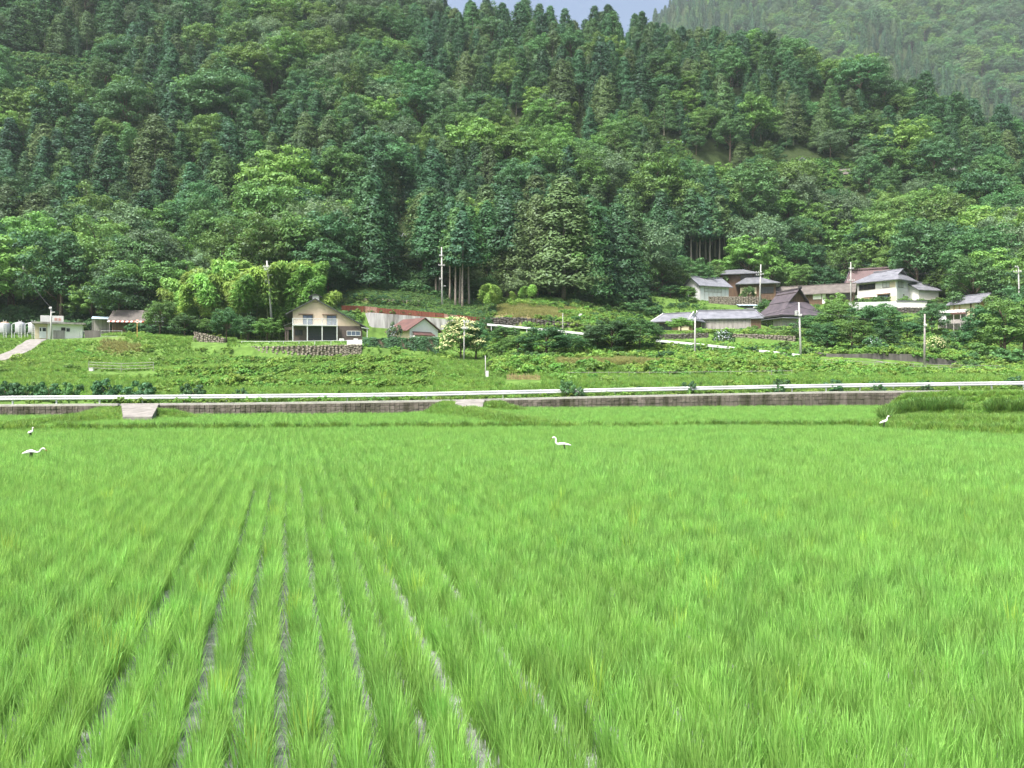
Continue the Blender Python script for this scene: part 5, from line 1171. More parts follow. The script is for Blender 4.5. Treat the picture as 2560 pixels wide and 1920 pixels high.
# egrets standing in the rice
M_egret = mat_plain("egret_feather", (.86, .86, .85), .8, .02, 6); M_beak = mat_plain("egret_beak", (.25, .20, .06), .5, .2, 5); M_leg = mat_plain("egret_leg", (.04, .04, .035), .6, .2, 5)
def egret(label, Y, pts, beak, face, legs, lift=0.0):
    """pts: (photo x, photo y, radius px) from tail to head"""
    S = Y / F; cx = sum(p[0] for p in pts) / len(pts); base = P(cx, HZ, Y); base.z = 0
    root = thing("egret", label, "egret", base, 0, "white egrets in the paddy")
    W = [(P(x, y, Y) + Vector((0, 0, lift)) - base, r * S) for x, y, r in pts]
    # Catmull-Rom through the joints gives one smooth body
    fine = []; rad = []
    for i in range(len(W) - 1):
        p0, p1, p2, p3 = W[max(i - 1, 0)], W[i], W[i + 1], W[min(i + 2, len(W) - 1)]
        for k in range(6):
            t = k / 6; q = .5 * ((2 * p1[0]) + (p2[0] - p0[0]) * t + (2 * p0[0] - 5 * p1[0] + 4 * p2[0] - p3[0]) * t * t + (3 * p1[0] - p0[0] - 3 * p2[0] + p3[0]) * t ** 3)
            fine.append(q); rad.append(max(.003, p1[1] + (p2[1] - p1[1]) * (3 * t * t - 2 * t ** 3)))
    fine.append(W[-1][0]); rad.append(.006)
    b = MB().tube(fine, rad, 14).build("body", M_egret, root, True)
    h0 = W[-1][0]; tip = P(beak[0], beak[1], Y) + Vector((0, 0, lift)) - base; hb = W[-2][0]
    MB().tube([h0.lerp(hb, .15), h0.lerp(tip, .5), tip], [.014, .009, .002], 8).build("beak", M_beak, root, True)
    for s in (-1, 1): MB().tube([h0.lerp(hb, .55) + Vector((0, s * W[-2][1] * .9, .006)), h0.lerp(hb, .55) + Vector((0, s * (W[-2][1] * .9 + .004), .006))], .006, 6).build("eye", M_leg, root)
    mid = W[legs][0]; f = 1 if face > 0 else -1
    for s in (-1, 1): MB().tube([mid + Vector((0, s * .035, -.02)), Vector((mid.x - f * .03, s * .04, mid.z * .55)), Vector((mid.x + f * .01, s * .045, .0)), Vector((mid.x + f * .07, s * .05, -.01))], [.022, .009, .007, .004], 7).build("leg", M_leg, root)
    return root
egret("white egret stretching its neck low forward to the right, body level", 20.2, [(55, 1131, .8), (61, 1129.3, 2.4), (70, 1127, 4.3), (79, 1125.6, 4.4), (86, 1126.6, 2.9), (93, 1127.6, 1.9), (99, 1126, 1.8), (102, 1121.5, 1.7), (106, 1118.4, 1.6), (110, 1118.6, 1.9), (113.5, 1121.8, .9)], (119.5, 1126), 1, 3, -.03)
egret("small white egret with upright neck by the weedy bund, seen from its side", 27.4, [(69.5, 1081.5, .8), (73, 1079, 2.6), (77, 1078, 3.2), (80.5, 1076.5, 2.4), (81.6, 1072.5, 1.5), (81.4, 1069, 1.2), (82.3, 1066.8, 1.5), (84.2, 1067.6, .7)], (87.5, 1069.5), 1, 2, -.03)
egret("white egret with curved neck facing left in the middle of the paddy", 22.6, [(1428, 1110.6, .9), (1420, 1108.8, 2.2), (1410, 1107.2, 3.1), (1400, 1107.4, 3.3), (1393.5, 1107.6, 2.6), (1389.6, 1102.5, 2.1), (1390.2, 1097, 1.9), (1388.4, 1092.4, 1.8), (1384.5, 1090.6, 2.0), (1380.2, 1093, .9)], (1374.5, 1095.6), -1, 2, -.03)
egret("white egret with raised neck beside the dark tall weeds on the bank", 32.3, [(2199, 1056, .8), (2205, 1053.2, 2.3), (2211, 1051.6, 3.3), (2215.5, 1049.5, 2.5), (2217.6, 1045, 1.5), (2218.6, 1041, 1.2), (2221, 1038.4, 1.4), (2224.5, 1039.4, .7)], (2229, 1041), 1, 2, -.03)
# round road sign on an orange pole
s = thing("road_sign", "round white road sign with red rim on an orange pole below the weathered shed", "sign", P(343, 838, 122)); S = 122 / F
MB().tube([(0, 0, -.4), (.0, 0, 2.35)], .055, 8).build("post", mat_plain("orange_pole", (.72, .46, .16), .6, .15, 3), s)
dk = MB(); dk.tube([(.06, -.06, 2.2), (.06, -.08, 2.2)], .32, 24); dk.build("disc", M_signwhite, s); dk = MB()
for i in range(24):
    a, b_ = i * math.pi / 12, (i + 1) * math.pi / 12; r1, r2 = .24, .315; dk.poly([(.06 + r1 * math.cos(a), -.086, 2.2 + r1 * math.sin(a)), (.06 + r2 * math.cos(a), -.086, 2.2 + r2 * math.sin(a)), (.06 + r2 * math.cos(b_), -.086, 2.2 + r2 * math.sin(b_)), (.06 + r1 * math.cos(b_), -.086, 2.2 + r1 * math.sin(b_))], [(0, 1, 2, 3)])
dk.build("rim", mat_plain("faded_red", (.72, .30, .22), .6, .1, 3), s); text_mesh(s, "number", "40", .26, (.06, -.09, 2.2), M_shutter)
# fences and garden things on the terraces
post_fence("pipe_fence", "galvanised pipe fence on the bank right of the pump house", [P(252, 842, 124), P(305, 842, 124)], 2.3, 1.0, (.96, .1), M_galv, .035)
post_fence("pipe_fence", "short pipe fence joining the pump house's right corner", [P(199, 843, 125), P(212, 843, 125)], .9, 1.0, (.96,), M_galv, .035)
slab_wall("block_wall", "low grey block wall between two pipe fences right of the pump house", [(212, 124.8, 826, 842), (230, 124.8, 826, 842), (250, 124.8, 827, 842)], M_darkconc, .2, n=6)
def gpt(px, Y, dz=0.0):
    x = (px - 1280) / F * Y; return Vector((x, Y, float(ground_z(x, Y)) + dz))
post_fence("garden_fence", "thin stake fence with wires round the vegetable patch", [gpt(222, 88.5), gpt(307, 88.5), gpt(384, 88.5)], 3.6, 1.05, (.35, .7, 1.0), M_greywood, .03)
vb = thing("storage_box", "white plastic box at the end of the vegetable patch", "box", gpt(229, 88.2)); MB().box(-.22, .22, -.15, .15, 0, .32).build("tub", M_signwhite, vb); MB().box(-.24, .24, -.17, .17, .322, .36).build("lid", M_signwhite, vb)
pf = thing("stick_fence", "low fence of pale bamboo sticks on the grass beyond the guardrail", "fence", gpt(1268, 81)); o0 = Vector(pf.location); gg = random.Random(4)
stm = MB().tube([(0, 0, -.3), (0, 0, .62)], .022, 5).mesh("stick", M_palewood)
for i in range(44):
    q = bpy.data.objects.new("stick", stm); q.location = gpt(1268 + i * 1.9, 81) - o0; q.rotation_euler = (gg.uniform(-.06, .06), gg.uniform(-.08, .08), 0); q.scale = (1, 1, gg.uniform(.75, 1.1)); link(q, pf)
MB().tube([gpt(1267, 81, .4) - o0, gpt(1352, 81, .4) - o0], .015, 5).build("rail", M_palewood, pf)
post_fence("wire_fence", "thin stake and wire fence across the grass below the dark retaining wall", [gpt(2062, 93), gpt(2200, 96), gpt(2380, 99), gpt(2500, 103)], 1.9, .95, (.3, .6, .9), M_greywood, .025)
post_fence("wire_fence", "thin stake and wire fence along the weedy bank behind the guardrail", [gpt(1420, 83), gpt(1700, 83.5), gpt(1980, 83.5)], 2.2, .8, (.3, .7), M_greywood, .02)
for px, py, Y, rz, lab in ((1372, 790, 140, .1, "pale cut log lying on the bare bank"), (1447, 797, 140, 1.1, "pale leaning board standing on the bare bank")):
    o = MB().box(-.9, .9, -.1, .1, -.1, .1) if rz < 1 else MB().poly([(-.3, 0, -.4), (.3, 0, -.4), (.35, .1, .6), (.7, .1, .95), (.2, .1, 1.0), (-.2, .08, .5), (-.3, .1, -.4), (.3, .1, -.4), (.35, .2, .6), (.7, .2, .95), (.2, .2, 1.0), (-.2, .18, .5)], [(0, 1, 2, 3, 4, 5), (11, 10, 9, 8, 7, 6), (0, 6, 7, 1), (1, 7, 8, 2), (2, 8, 9, 3), (3, 9, 10, 4), (4, 10, 11, 5), (5, 11, 6, 0)])
    ob = o.build("log" if rz < 1 else "board", M_palewood if rz < 1 else M_signwhite); ob.location = P(px, py, Y); ob.rotation_euler = (0, .06, .2); tag(ob, lab, "log" if rz < 1 else "board")
# ================================================================== garden trees, shrubs, bamboo, hedges, grass
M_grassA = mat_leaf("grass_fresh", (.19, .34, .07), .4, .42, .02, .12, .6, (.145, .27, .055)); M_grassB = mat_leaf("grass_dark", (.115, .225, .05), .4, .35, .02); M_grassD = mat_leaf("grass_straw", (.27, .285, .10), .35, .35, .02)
M_weed = mat_leaf("weed_leaf", (.165, .305, .06), .42, .38, .03, .2, .5, (.22, .36, .07)); M_cream_fl = mat_leaf("cream_blossom", (.52, .53, .28), .25, .3, .01); M_white_fl = mat_leaf("white_blossom", (.46, .51, .58), .2, .3, .01); M_red_lf = mat_leaf("reddish_leaf", (.20, .10, .06), .3, .3, .02)
def tuft(seed, nb, h, spread, w, mat, segs=2):
    global M_rice
    keep = M_rice; M_rice = mat; m = rice_clump(seed, nb, h, spread, w, segs); m.name = "grass_tuft"; M_rice = keep; return m
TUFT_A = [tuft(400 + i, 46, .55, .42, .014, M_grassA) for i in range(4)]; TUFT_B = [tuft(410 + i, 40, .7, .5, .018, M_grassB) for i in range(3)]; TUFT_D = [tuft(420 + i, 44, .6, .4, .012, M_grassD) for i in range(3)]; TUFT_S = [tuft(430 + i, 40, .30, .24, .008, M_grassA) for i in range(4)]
TUFT_C = [tuft(440 + i, 34, .85, .5, .03, M_grassB) for i in range(3)]
def shrub_mesh(seed, mat, R=1.0, H=1.3, nc=26, per=60, leaf=.10, flat=.75):
    p, cc = broadleaf(seed, H, R, nc, per, leaf, flat, -.12); return soup("foliage", p, mat)
WEED = [shrub_mesh(500 + i, M_weed, .75, .75, 16, 34, .10) for i in range(4)]
SHR = {k: [shrub_mesh(520 + 10 * j + i, m, 1.0, 1.25, 30, 70, .085) for i in range(2)] for j, (k, m) in enumerate((("dark", LB[1]), ("olive", LB[0]), ("fresh", LB[3]), ("mid", LB[4]), ("grey", LB[2])))}
stem_mesh = MB()
for i in range(5):
    a = i * 1.3; stem_mesh.tube([(0, 0, -.3), (.15 * math.cos(a), .15 * math.sin(a), .35), (.45 * math.cos(a), .45 * math.sin(a), .85)], [.05, .035, .012], 5)
STEM = stem_mesh.mesh("stems", M_bark)
def shrub(label, px, Y, w, h, tone="dark", cat="shrub", group=None, sink=.05, name="shrub", seed=None):
    """w, h in photo pixels at distance Y, standing on the ground"""
    S = Y / F; g = gpt(px, Y, -sink); o = thing(name, label, cat, g, random.uniform(0, 6), group); o.scale = (w * S / 2.3, w * S / 2.3, h * S / 1.3)
    link(bpy.data.objects.new("foliage", random.choice(SHR[tone])), o); link(bpy.data.objects.new("stems", STEM), o); return o
def garden_tree(label, px, Y, top, w, k, cat="tree", name="garden_tree", kinds=None):
    g = gpt(px, Y, -.15); kk = kinds or BROAD; H = CZ - (top - HZ) / F * Y - g.z; R0 = {0: 4.6, 1: 4.2, 2: 4.8, 3: 4.4, 4: 4.4, 5: 5.2, 6: 4.0}[k] if not kinds else 3.5
    return place_tree(name, kk, k, g, H / kk[k][3], random.uniform(0, 6), label, cat, None, True, w * Y / F / 2 / R0)
for px, Y, top, w, k, lab in [
  (400, 135, 752, 75, 0, "olive tree with yellowish top right of the weathered shed"), (462, 134, 788, 76, 4, "leafy tree between the weathered shed and the old stone wall"),
  (566, 121.5, 770, 66, 4, "small leafy tree rising beside the old stone wall"), (620, 134, 792, 70, 1, "dark garden tree left of the tan gabled house"), (668, 132, 798, 66, 3, "fresh green garden tree close to the lean-to of the tan house"), (520, 136, 796, 70, 0, "olive tree at the foot of the bamboo grove"),
  (1190, 113.5, 808, 78, 1, "dark green tree right behind the cream flowering tree"), (1212, 131, 792, 44, 4, "small tree at the right end of the stained wall"), (1262, 124, 818, 70, 4, "leafy tree below the sloping lane's first guardrail"),
  (1366, 109, 822, 130, 1, "large dark rounded tree in the scrub below the sloping lane"), (1425, 111, 838, 95, 5, "spreading dark tree beside the large rounded one in the scrub"), (1295, 113, 842, 90, 0, "olive bush tree left of the large dark rounded tree"),
  (1530, 112, 806, 120, 1, "large dark tree covering the lane between its guardrails"), (1600, 111.5, 796, 110, 4, "large green tree just before the small grey house"), (1494, 114, 812, 70, 2, "grey-green bush tree with pale tips by the lane"),
  (1702, 151, 796, 62, 3, "round bright green garden tree in front of the small grey house"), (1656, 199, 652, 105, 0, "pale green tree above the faded red roof"), (1735, 203, 646, 85, 4, "round tree behind the white annex"), (1778, 208, 660, 62, 0, "olive tree touching the two-tier house's left eaves"),
  (1676, 193, 716, 60, 1, "dark tree between the two red-roofed sheds"), (1712, 192, 718, 60, 3, "bright garden tree below the bright red shed roof"), (1872, 221, 598, 130, 3, "light green broad tree behind the two-tier house"), (1930, 219, 640, 80, 3, "light green tree right of the two-tier house's pole"), (1992, 217, 664, 86, 0, "yellowish olive tree above the storehouse with red-brown roof"), (2060, 216, 668, 80, 1, "dark tree left of the maroon roof"),
  (1871, 192, 717, 34, 0, "small pine-like garden tree before the two-tier house's wing"), (1920, 176, 752, 60, 4, "garden tree behind the steep dark-roofed farmhouse"), (1780, 164, 808, 22, 4, "small garden tree before the grey wooden shutters"),
  (2036, 139, 786, 90, 4, "leafy tree right of the steep dark-roofed farmhouse"), (2098, 134, 762, 110, 6, "tall olive tree between the farmhouse and the white garden wall"), (2092, 150, 738, 60, 3, "light green conical tree before the long farm building"), (2160, 131, 772, 110, 1, "big dark tree below the white garden wall"), (2204, 136, 760, 100, 4, "big green tree covering the left of the rock wall"), (2068, 124, 810, 90, 1, "dark tree just above the retaining wall's left end"), (2130, 122, 800, 100, 6, "olive tree above the dark retaining wall"),
  (2462, 127, 772, 116, 1, "tall spreading tree right of the sheet-roofed lean-to"), (2512, 124, 752, 140, 6, "large spreading tree at the far right above the retaining wall"), (2502, 133, 738, 104, 4, "tree between the ochre shed and the large spreading tree"), (2560, 132, 720, 120, 1, "tall tree at the far right behind the large spreading one"),
  (2330, 152, 762, 76, 1, "garden tree between the rock wall and the ochre shed"), (2268, 140, 806, 80, 5, "low spreading garden tree below the rock wall"), (2215, 123, 822, 70, 1, "dark bushy tree with white flowers above the retaining wall"), (2362, 196, 722, 50, 0, "small tree behind the white plaster storehouse"), (2318, 177, 750, 36, 4, "small garden tree at the end of the capped white wall"),
  (820, 160, 662, 70, 1, "dark tree behind the tan house's roof vent"), (960, 171, 618, 80, 5, "spreading tree behind the mossy terrace"), (1215, 170, 690, 70, 4, "leafy tree at the foot of the tall cedars"),
  (985, 130, 822, 36, 2, "grey-green bush with white flowers left of the red-brown roofed shed"), (868, 143, 778, 50, 4, "climbing leafy tree at the left end of the stained wall")]:
    garden_tree(lab, px, Y, top, w, k)
# cream flowering tree
g = gpt(1152, 112, -.15); H = CZ - (796 - HZ) / F * 112 - g.z; p, cc = broadleaf(77, H, 3.5, 80, 90, .14, .5, .0, 1.0, .4)
ft = thing("flowering_tree", "tree covered in cream blossom beside the thin bluish pole", "tree", g); link(bpy.data.objects.new("crown", soup("crown", p, LB[0])), ft); trunk_mb(H, .14, cc, 3, 8).build("trunk", M_bark, ft, True)
g2 = np.random.default_rng(9); C = []; Nn = []
for c in cc:
    k = 34; d = rand_dir(g2, k); d[:, 2] = np.abs(d[:, 2]); C.append(c + d * np.array([.95, .95, .42]) * g2.uniform(.8, 1.05, (k, 1)) + np.array([0, 0, .08])); Nn.append(d * .4 + np.array([0, -.25, 1]))
q, f = cards(np.concatenate(C), np.concatenate(Nn) + g2.normal(0, .25, (len(C) * 34, 3)), .15, .8, g2); link(bpy.data.objects.new("blossom", mesh_np("blossom", q, f, M_cream_fl, {"tint": g2.random(len(q))})), ft)
def blossoms(par, n, R, zc, rz, size, mat, seed):
    g3 = np.random.default_rng(seed); d = rand_dir(g3, n); d[:, 2] = np.abs(d[:, 2]); d[:, 1] = -np.abs(d[:, 1]); q, f = cards(d * np.array([R, R, rz]) * g3.uniform(.9, 1.08, (n, 1)) + np.array([0, 0, zc]), d + np.array([0, -.3, .4]), size, .9, g3)
    return link(bpy.data.objects.new("blossom", mesh_np("blossom", q, f, mat, {"tint": g3.random(len(q))})), par)
hy = shrub("hydrangea bush with pale blue-white flower heads on the lane's stone wall", 1806, 133, 52, 44, "mid", "bush"); hy.rotation_euler = (0, 0, 0); blossoms(hy, 70, 1.02, .45, .85, .055, M_white_fl, 5)
sh = shrub("yellow-green flowering shrub beside the weathered wooden pole", 2335, 118, 62, 50, "fresh", "bush"); sh.rotation_euler = (0, 0, 0); blossoms(sh, 150, 1.0, .5, .8, .05, M_cream_fl, 6)
sh = shrub("bush with white flowers on the slope above the retaining wall", 2185, 117, 46, 44, "dark", "bush"); sh.rotation_euler = (0, 0, 0); blossoms(sh, 30, 1.0, .5, .8, .045, M_white_fl, 7)
sh = shrub("pale-tipped bush beside the red-brown roofed shed", 985, 120, 40, 50, "grey", "bush"); sh.rotation_euler = (0, 0, 0); blossoms(sh, 40, 1.0, .5, .8, .045, M_white_fl, 8)
rs = thing("shrub", "low reddish-leaved shrub on the grassy slope at the right", "shrub", gpt(2475, 117)); rs.scale = (1.5, 1.3, .8); link(bpy.data.objects.new("foliage", shrub_mesh(590, M_red_lf)), rs); link(bpy.data.objects.new("stems", STEM), rs)
shrub("low olive shrub under the tall tree right of the sheet-roofed lean-to", 2440, 120, 90, 40, "olive")
shrub("low mid green shrub under the large spreading tree at the right", 2510, 118, 100, 42, "mid")
shrub("fresh green shrub between the reddish shrub and the big right trees", 2470, 121, 80, 40, "fresh")
shrub("leafy shrub at the foot of the lean-to's stone footing", 2390, 140, 70, 40, "mid")
shrub("olive shrub right of the weathered wooden pole", 2365, 126, 60, 36, "olive")
# shrubs along the lane's guardrail
RY = lambda px: wall_Y(px) + 4.9
for px, w, h, tone, off, lab in [(20, 60, 52, "dark", 1.2, "dark shrub behind the guardrail left of the pump house path"), (62, 50, 46, "mid", 1.4, "mid green shrub behind the guardrail below the farm path"), (118, 60, 50, "dark", 1.0, "dark wide shrub behind the guardrail below the pump house"), (180, 52, 46, "mid", 1.2, "mid green shrub behind the guardrail left of the two round bushes"),
  (268, 76, 58, "dark", .6, "large round dark bush leaning over the guardrail by the left ramp"), (346, 78, 52, "dark", .5, "second round dark bush by the left ramp, over the guardrail"), (480, 62, 44, "dark", .5, "dark bush with trailing shoots over the guardrail"), (602, 36, 30, "dark", .6, "small dark bush alone behind the guardrail"), (15, 70, 34, "olive", 3.5, "olive scrub behind the leftmost dark shrub"), (90, 70, 38, "olive", 3.6, "olive scrub above the shrubs below the pump house"),
  (1418, 46, 46, "mid", -.9, "leafy bush swallowing the guardrail right of the middle ramp"), (1445, 36, 30, "dark", -1.2, "low dark bush at the foot of the swallowed guardrail"), (1602, 26, 22, "dark", .3, "small bush peeping over the guardrail above the block wall"), (1724, 40, 36, "dark", -.6, "dark bush breaking the guardrail below the plain slim pole"), (1690, 22, 16, "mid", .4, "little bush just left of the dark one at the guardrail"),
  (1952, 48, 34, "dark", .3, "dark bush on top of the guardrail below the steep dark roof"), (1946, 36, 24, "dark", -1.4, "low dark bush under the guardrail below the steep dark roof"), (2082, 52, 30, "dark", .4, "dark bush behind the guardrail by the grassy bank's left end"), (2090, 40, 20, "dark", -1.4, "low bush under the guardrail by the grassy bank's left end"), (2192, 40, 28, "mid", .3, "green bush leaning on the guardrail above the tall dark weeds"), (2196, 36, 22, "dark", -1.4, "low dark bush under the guardrail above the tall dark weeds"), (2312, 42, 28, "mid", .4, "bush behind the guardrail below the weathered wooden pole"), (2315, 32, 20, "dark", -1.4, "low bush under the guardrail below the weathered wooden pole"), (2545, 62, 34, "dark", .4, "dark bush over the guardrail at the far right")]:
    shrub(lab, px, RY(px) + off, w, h, tone)
# hedges
def hedge(label, a, b, hgt, dep, mat, n, seed):
    a, b = Vector(a), Vector(b); root = thing("hedge", label, "hedge", a); d = b - a; L_ = math.hypot(d.x, d.y); root.rotation_euler = (0, 0, math.atan2(d.y, d.x)); sl = d.z / L_; g3 = np.random.default_rng(seed)
    s = g3.random(n) * L_; face = g3.random(n); z = g3.random(n) * hgt; y = np.where(face < .7, 0.0, g3.random(n) * dep); z = np.where(face < .7, z, hgt); bul = .14 * np.sin(s * 1.7) + .1 * np.sin(s * 4.1 + z * 3)
    C = np.stack([s, y + g3.normal(0, .07, n) - bul * (face < .7), z + s * sl + g3.normal(0, .06, n) + bul * .6], 1); Nn = np.stack([g3.normal(0, .4, n), np.where(face < .7, -1, -.2) + g3.normal(0, .4, n), np.where(face < .7, .5, 1.0) + g3.normal(0, .3, n)], 1)
    q, f = cards(C, Nn, .13 * g3.uniform(.6, 1.3, n), .6, g3); link(bpy.data.objects.new("foliage", mesh_np("foliage", q, f, mat, {"tint": np.repeat(np.clip(.5 + .25 * np.sin(s * 2.3) + g3.normal(0, .15, n), 0, 1), 4)})), root)
    MB().poly([(0, .1, -.5), (L_, .1, -.5 + L_ * sl), (L_, .1, hgt - .1 + L_ * sl), (0, .1, hgt - .1), (0, dep, -.5), (L_, dep, -.5 + L_ * sl), (L_, dep, hgt - .1 + L_ * sl), (0, dep, hgt - .1)], [(0, 1, 2, 3), (3, 2, 6, 7), (1, 5, 6, 2), (0, 3, 7, 4)]).build("twigs", M_bark, root)
hedge("tall dark clipped hedge in front of the red-brown roofed shed", P(906, 889, 115.5), P(1096, 887, 115.5), 2.55, 1.3, LB[1], 7500, 1)
hedge("low dark hedge on top of the mossy stone terrace", P(768, 742, 163), P(1000, 746, 163), 1.0, 1.4, LB[4], 3500, 2)
hedge("trimmed hedge in front of the grey long house on the stone wall", P(1830, 836, 141), P(1992, 838, 141), .75, 1.0, LB[3], 4200, 3)
# bamboo
def bamboo_mesh(seed, H, arch):
    g3 = np.random.default_rng(seed); n = 1700; t = .42 + .58 * g3.random(n) ** .85
    cx = lambda t: arch * t ** 2.6
    cz = lambda t: H * (t - .24 * t ** 6)
    wd = 1.5 * np.sin(np.clip((t - .36) / .66, 0, 1) * np.pi) ** .7 + .15; a = g3.uniform(0, 6.28, n); r = wd * g3.uniform(.3, 1, n)
    br = np.sin(t * 60 + a * 2) * .25; C = np.stack([cx(t) + r * np.cos(a), r * np.sin(a), cz(t) - r * r * .42 + br + g3.normal(0, .15, n)], 1); al = np.stack([np.cos(a), np.sin(a), np.full(n, -.7)], 1) + g3.normal(0, .35, (n, 3)); Nn = np.stack([np.cos(a) * .5, np.sin(a) * .5, np.full(n, .9)], 1) + g3.normal(0, .4, (n, 3))
    q, f = cards(C, Nn, .30 * g3.uniform(.6, 1.2, n), .3, g3, along=al); T = np.clip(.5 + .25 * np.sin(t * 14 + a) + g3.normal(0, .15, n) , 0, 1)
    cm = MB().tube([(cx(t_), 0, cz(t_)) for t_ in (0, .2, .4, .6, .75, .88, 1.0)], [.07, .06, .05, .04, .03, .02, .008], 6)
    return mesh_np("foliage", q, f, M_bamboo, {"tint": np.repeat(T, 4)}), cm.mesh("culm", M_culm, True)
BAM = [bamboo_mesh(600 + i, 11, a) for i, a in enumerate((2.6, 3.4, 1.8, 3.0))]
g4 = random.Random(12)
def bamboo(px, Y, H, label, group):
    o = thing("bamboo", label, "bamboo", gpt(px, Y, -.2), g4.uniform(0, 6.28), group); o.rotation_euler = (g4.uniform(-.13, .13), g4.uniform(-.13, .13), g4.uniform(0, 6.28)); s = H / 11; o.scale = (s * g4.uniform(.9, 1.25), s * g4.uniform(.9, 1.25), s); fo, cu = g4.choice(BAM)
    link(bpy.data.objects.new("foliage", fo), o); link(bpy.data.objects.new("culm", cu), o)
for i in range(110):
    px = g4.uniform(432, 792); Y = g4.uniform(136.5, 151); topy = np.interp(px, [430, 520, 600, 700, 780, 800], [655, 618, 585, 588, 606, 640]) + g4.uniform(0, 110) * (153 - Y) / 15 + g4.uniform(-8, 30)
    gz = gpt(px, Y).z; bamboo(px, Y, min(17, max(5.5, CZ - (topy - HZ) / F * Y - gz)), ("%s yellow-green bamboo in the %s of the grove %s" % ("tall" if topy < 625 else "middling" if topy < 660 else "short", "front" if Y < 141 else "middle" if Y < 146 else "back", "beside the old stone wall" if px < 520 else "left of the leaning pole" if px < 600 else "behind the leaning pole" if px < 700 else "behind the tan house")), "bamboo of the grove")
for px, Y, top in ((1205, 151, 690), (1228, 152, 684), (1250, 151, 694), (1283, 152, 715), (1300, 151, 700), (1322, 152, 690), (1240, 149, 712), (1218, 149, 706)): bamboo(px, Y, CZ - (top - HZ) / F * Y - gpt(px, Y).z, "slender bamboo on the bare bank before the tall cedars", "bamboo on the bare bank")
for px, Y, top in ((2368, 188, 706), (2385, 190, 698), (2402, 189, 694), (2420, 188, 700), (2436, 190, 712)): bamboo(px, Y, CZ - (top - HZ) / F * Y - gpt(px, Y).z, "bright bamboo behind the ochre shed", "bamboo behind the ochre shed")
for px, Yq, top in ((1385, 0, 272), (1400, 0, 268), (1418, 0, 276), (1432, 0, 284)):
    Yq = on_ground(px, 318); bamboo(px, Yq, 9.5, "pale yellow-green bamboo clump high in the forest", "bamboo clump in the forest")
# cedars with long bare trunks
HI = []
for i in range(3):
    p, cc = conifer(700 + i, 22, 3.0, 300, 15, .42, .5, .3, .6); tm = trunk_mb(22, .22, None, i, 0, .92); HI.append((soup("crown", p, LC[(1, 3, 0)[i]]), tm.mesh("trunk", M_bark_pale, True), None, 22))
for j, (px, Y, top) in enumerate(((1139, 160, 520), (1150, 162, 505), (1156, 158, 530), (1172, 163, 515), (1125, 166, 510), (1268, 170, 500), (925, 166, 500), (1090, 168, 530))):
    garden_tree("tall cedar with long bare pale trunk behind the rusty sheet fence" if j < 5 else "tall cedar with bare trunk above the bare bank" if px > 1200 else "tall cedar with bare trunk above the mossy terrace", px, Y, top, 90, j % 3, "tree", "cedar_tree", HI)["group"] = "bare-trunked cedars"
for j, px in enumerate((1728, 1742, 1750, 1764, 1775, 1788, 1799, 1811)):
    garden_tree("straight cedar with bare pale trunk in the row behind the two-tier house", px, 226 + (j * 5) % 9, 470 + (j * 13) % 30, 72, j % 3, "tree", "cedar_tree", HI)["group"] = "row of bare-trunked cedars"
# ------------------------------------------------------------------ ground cover
BUILT = [(o.location.x, o.location.y, 6.5) for o in col.objects if o.parent is None and o.get("category") in ("house", "shed", "barn", "annex", "storehouse", "pump house", "lean-to", "shelter")]
def fan_points(n, px0, px1, y0, y1, seed):
    g3 = np.random.default_rng(seed); Yq = np.sqrt(g3.uniform(y0 ** 2, y1 ** 2, n)); pxq = g3.uniform(px0, px1, n); return (pxq - 1280) / F * Yq, Yq, pxq, g3
def near_path(Xq, Yq, pts, w):
    d = np.full(len(Xq), 1e9)
    for (a, Ya), (b, Yb) in zip(pts[:-1], pts[1:]):
        ax, bx = (a - 1280) / F * Ya, (b - 1280) / F * Yb; dx, dy = bx - ax, Yb - Ya; t = np.clip(((Xq - ax) * dx + (Yq - Ya) * dy) / (dx * dx + dy * dy), 0, 1); d = np.minimum(d, np.hypot(Xq - ax - t * dx, Yq - Ya - t * dy))
    return d < w
PATHS = [([(-120, 96), (0, 104.5), (60, 114.5), (98, 123.5)], 1.75), ([(2180, 111), (2230, 108.5), (2300, 104), (2380, 101)], 1.1)]
OPEN = [(575, 912, 862, 898, 114.8), (480, 565, 826, 866, 121.5), (905, 1225, 778, 850, 146), (1212, 1480, 806, 840, 131.5), (1636, 1775, 832, 856, 140), (1636, 1740, 846, 862, 119), (1740, 1842, 855, 873, 117), (1880, 1950, 871, 884, 114.8), (1950, 2014, 878, 892, 113.4), (1825, 1995, 834, 860, 139), (2040, 2160, 878, 902, 113), (2160, 2300, 880, 912, 112.5), (2300, 2380, 888, 916, 112.5), (1770, 1910, 738, 766, 190), (2236, 2310, 766, 800, 174), (2118, 2322, 748, 774, 175), (1735, 1908, 776, 822, 171), (1620, 1740, 780, 826, 167), (1905, 2070, 728, 818, 169), (2345, 2455, 745, 812, 167), (90, 310, 804, 846, 126), (335, 352, 795, 838, 122), (1900, 2130, 716, 756, 198), (1735, 1850, 690, 744, 197), (220, 390, 908, 932, 88.6), (1264, 1352, 938, 956, 81.2)]
def slope(Xq, Yq): return (ground_z(Xq, Yq + .6) - ground_z(Xq, Yq - .6)) / 1.2
def blocks_view(pxq, pyq, Yq, hgt):
    bad = np.zeros(len(pxq), bool)
    for a, b, t, bo, Yb in OPEN: bad |= (pxq > a - 4) & (pxq < b + 4) & (Yq < Yb) & (Yq > Yb * .84) & (pyq - hgt * F / Yq < bo) & (pyq > t)
    return bad
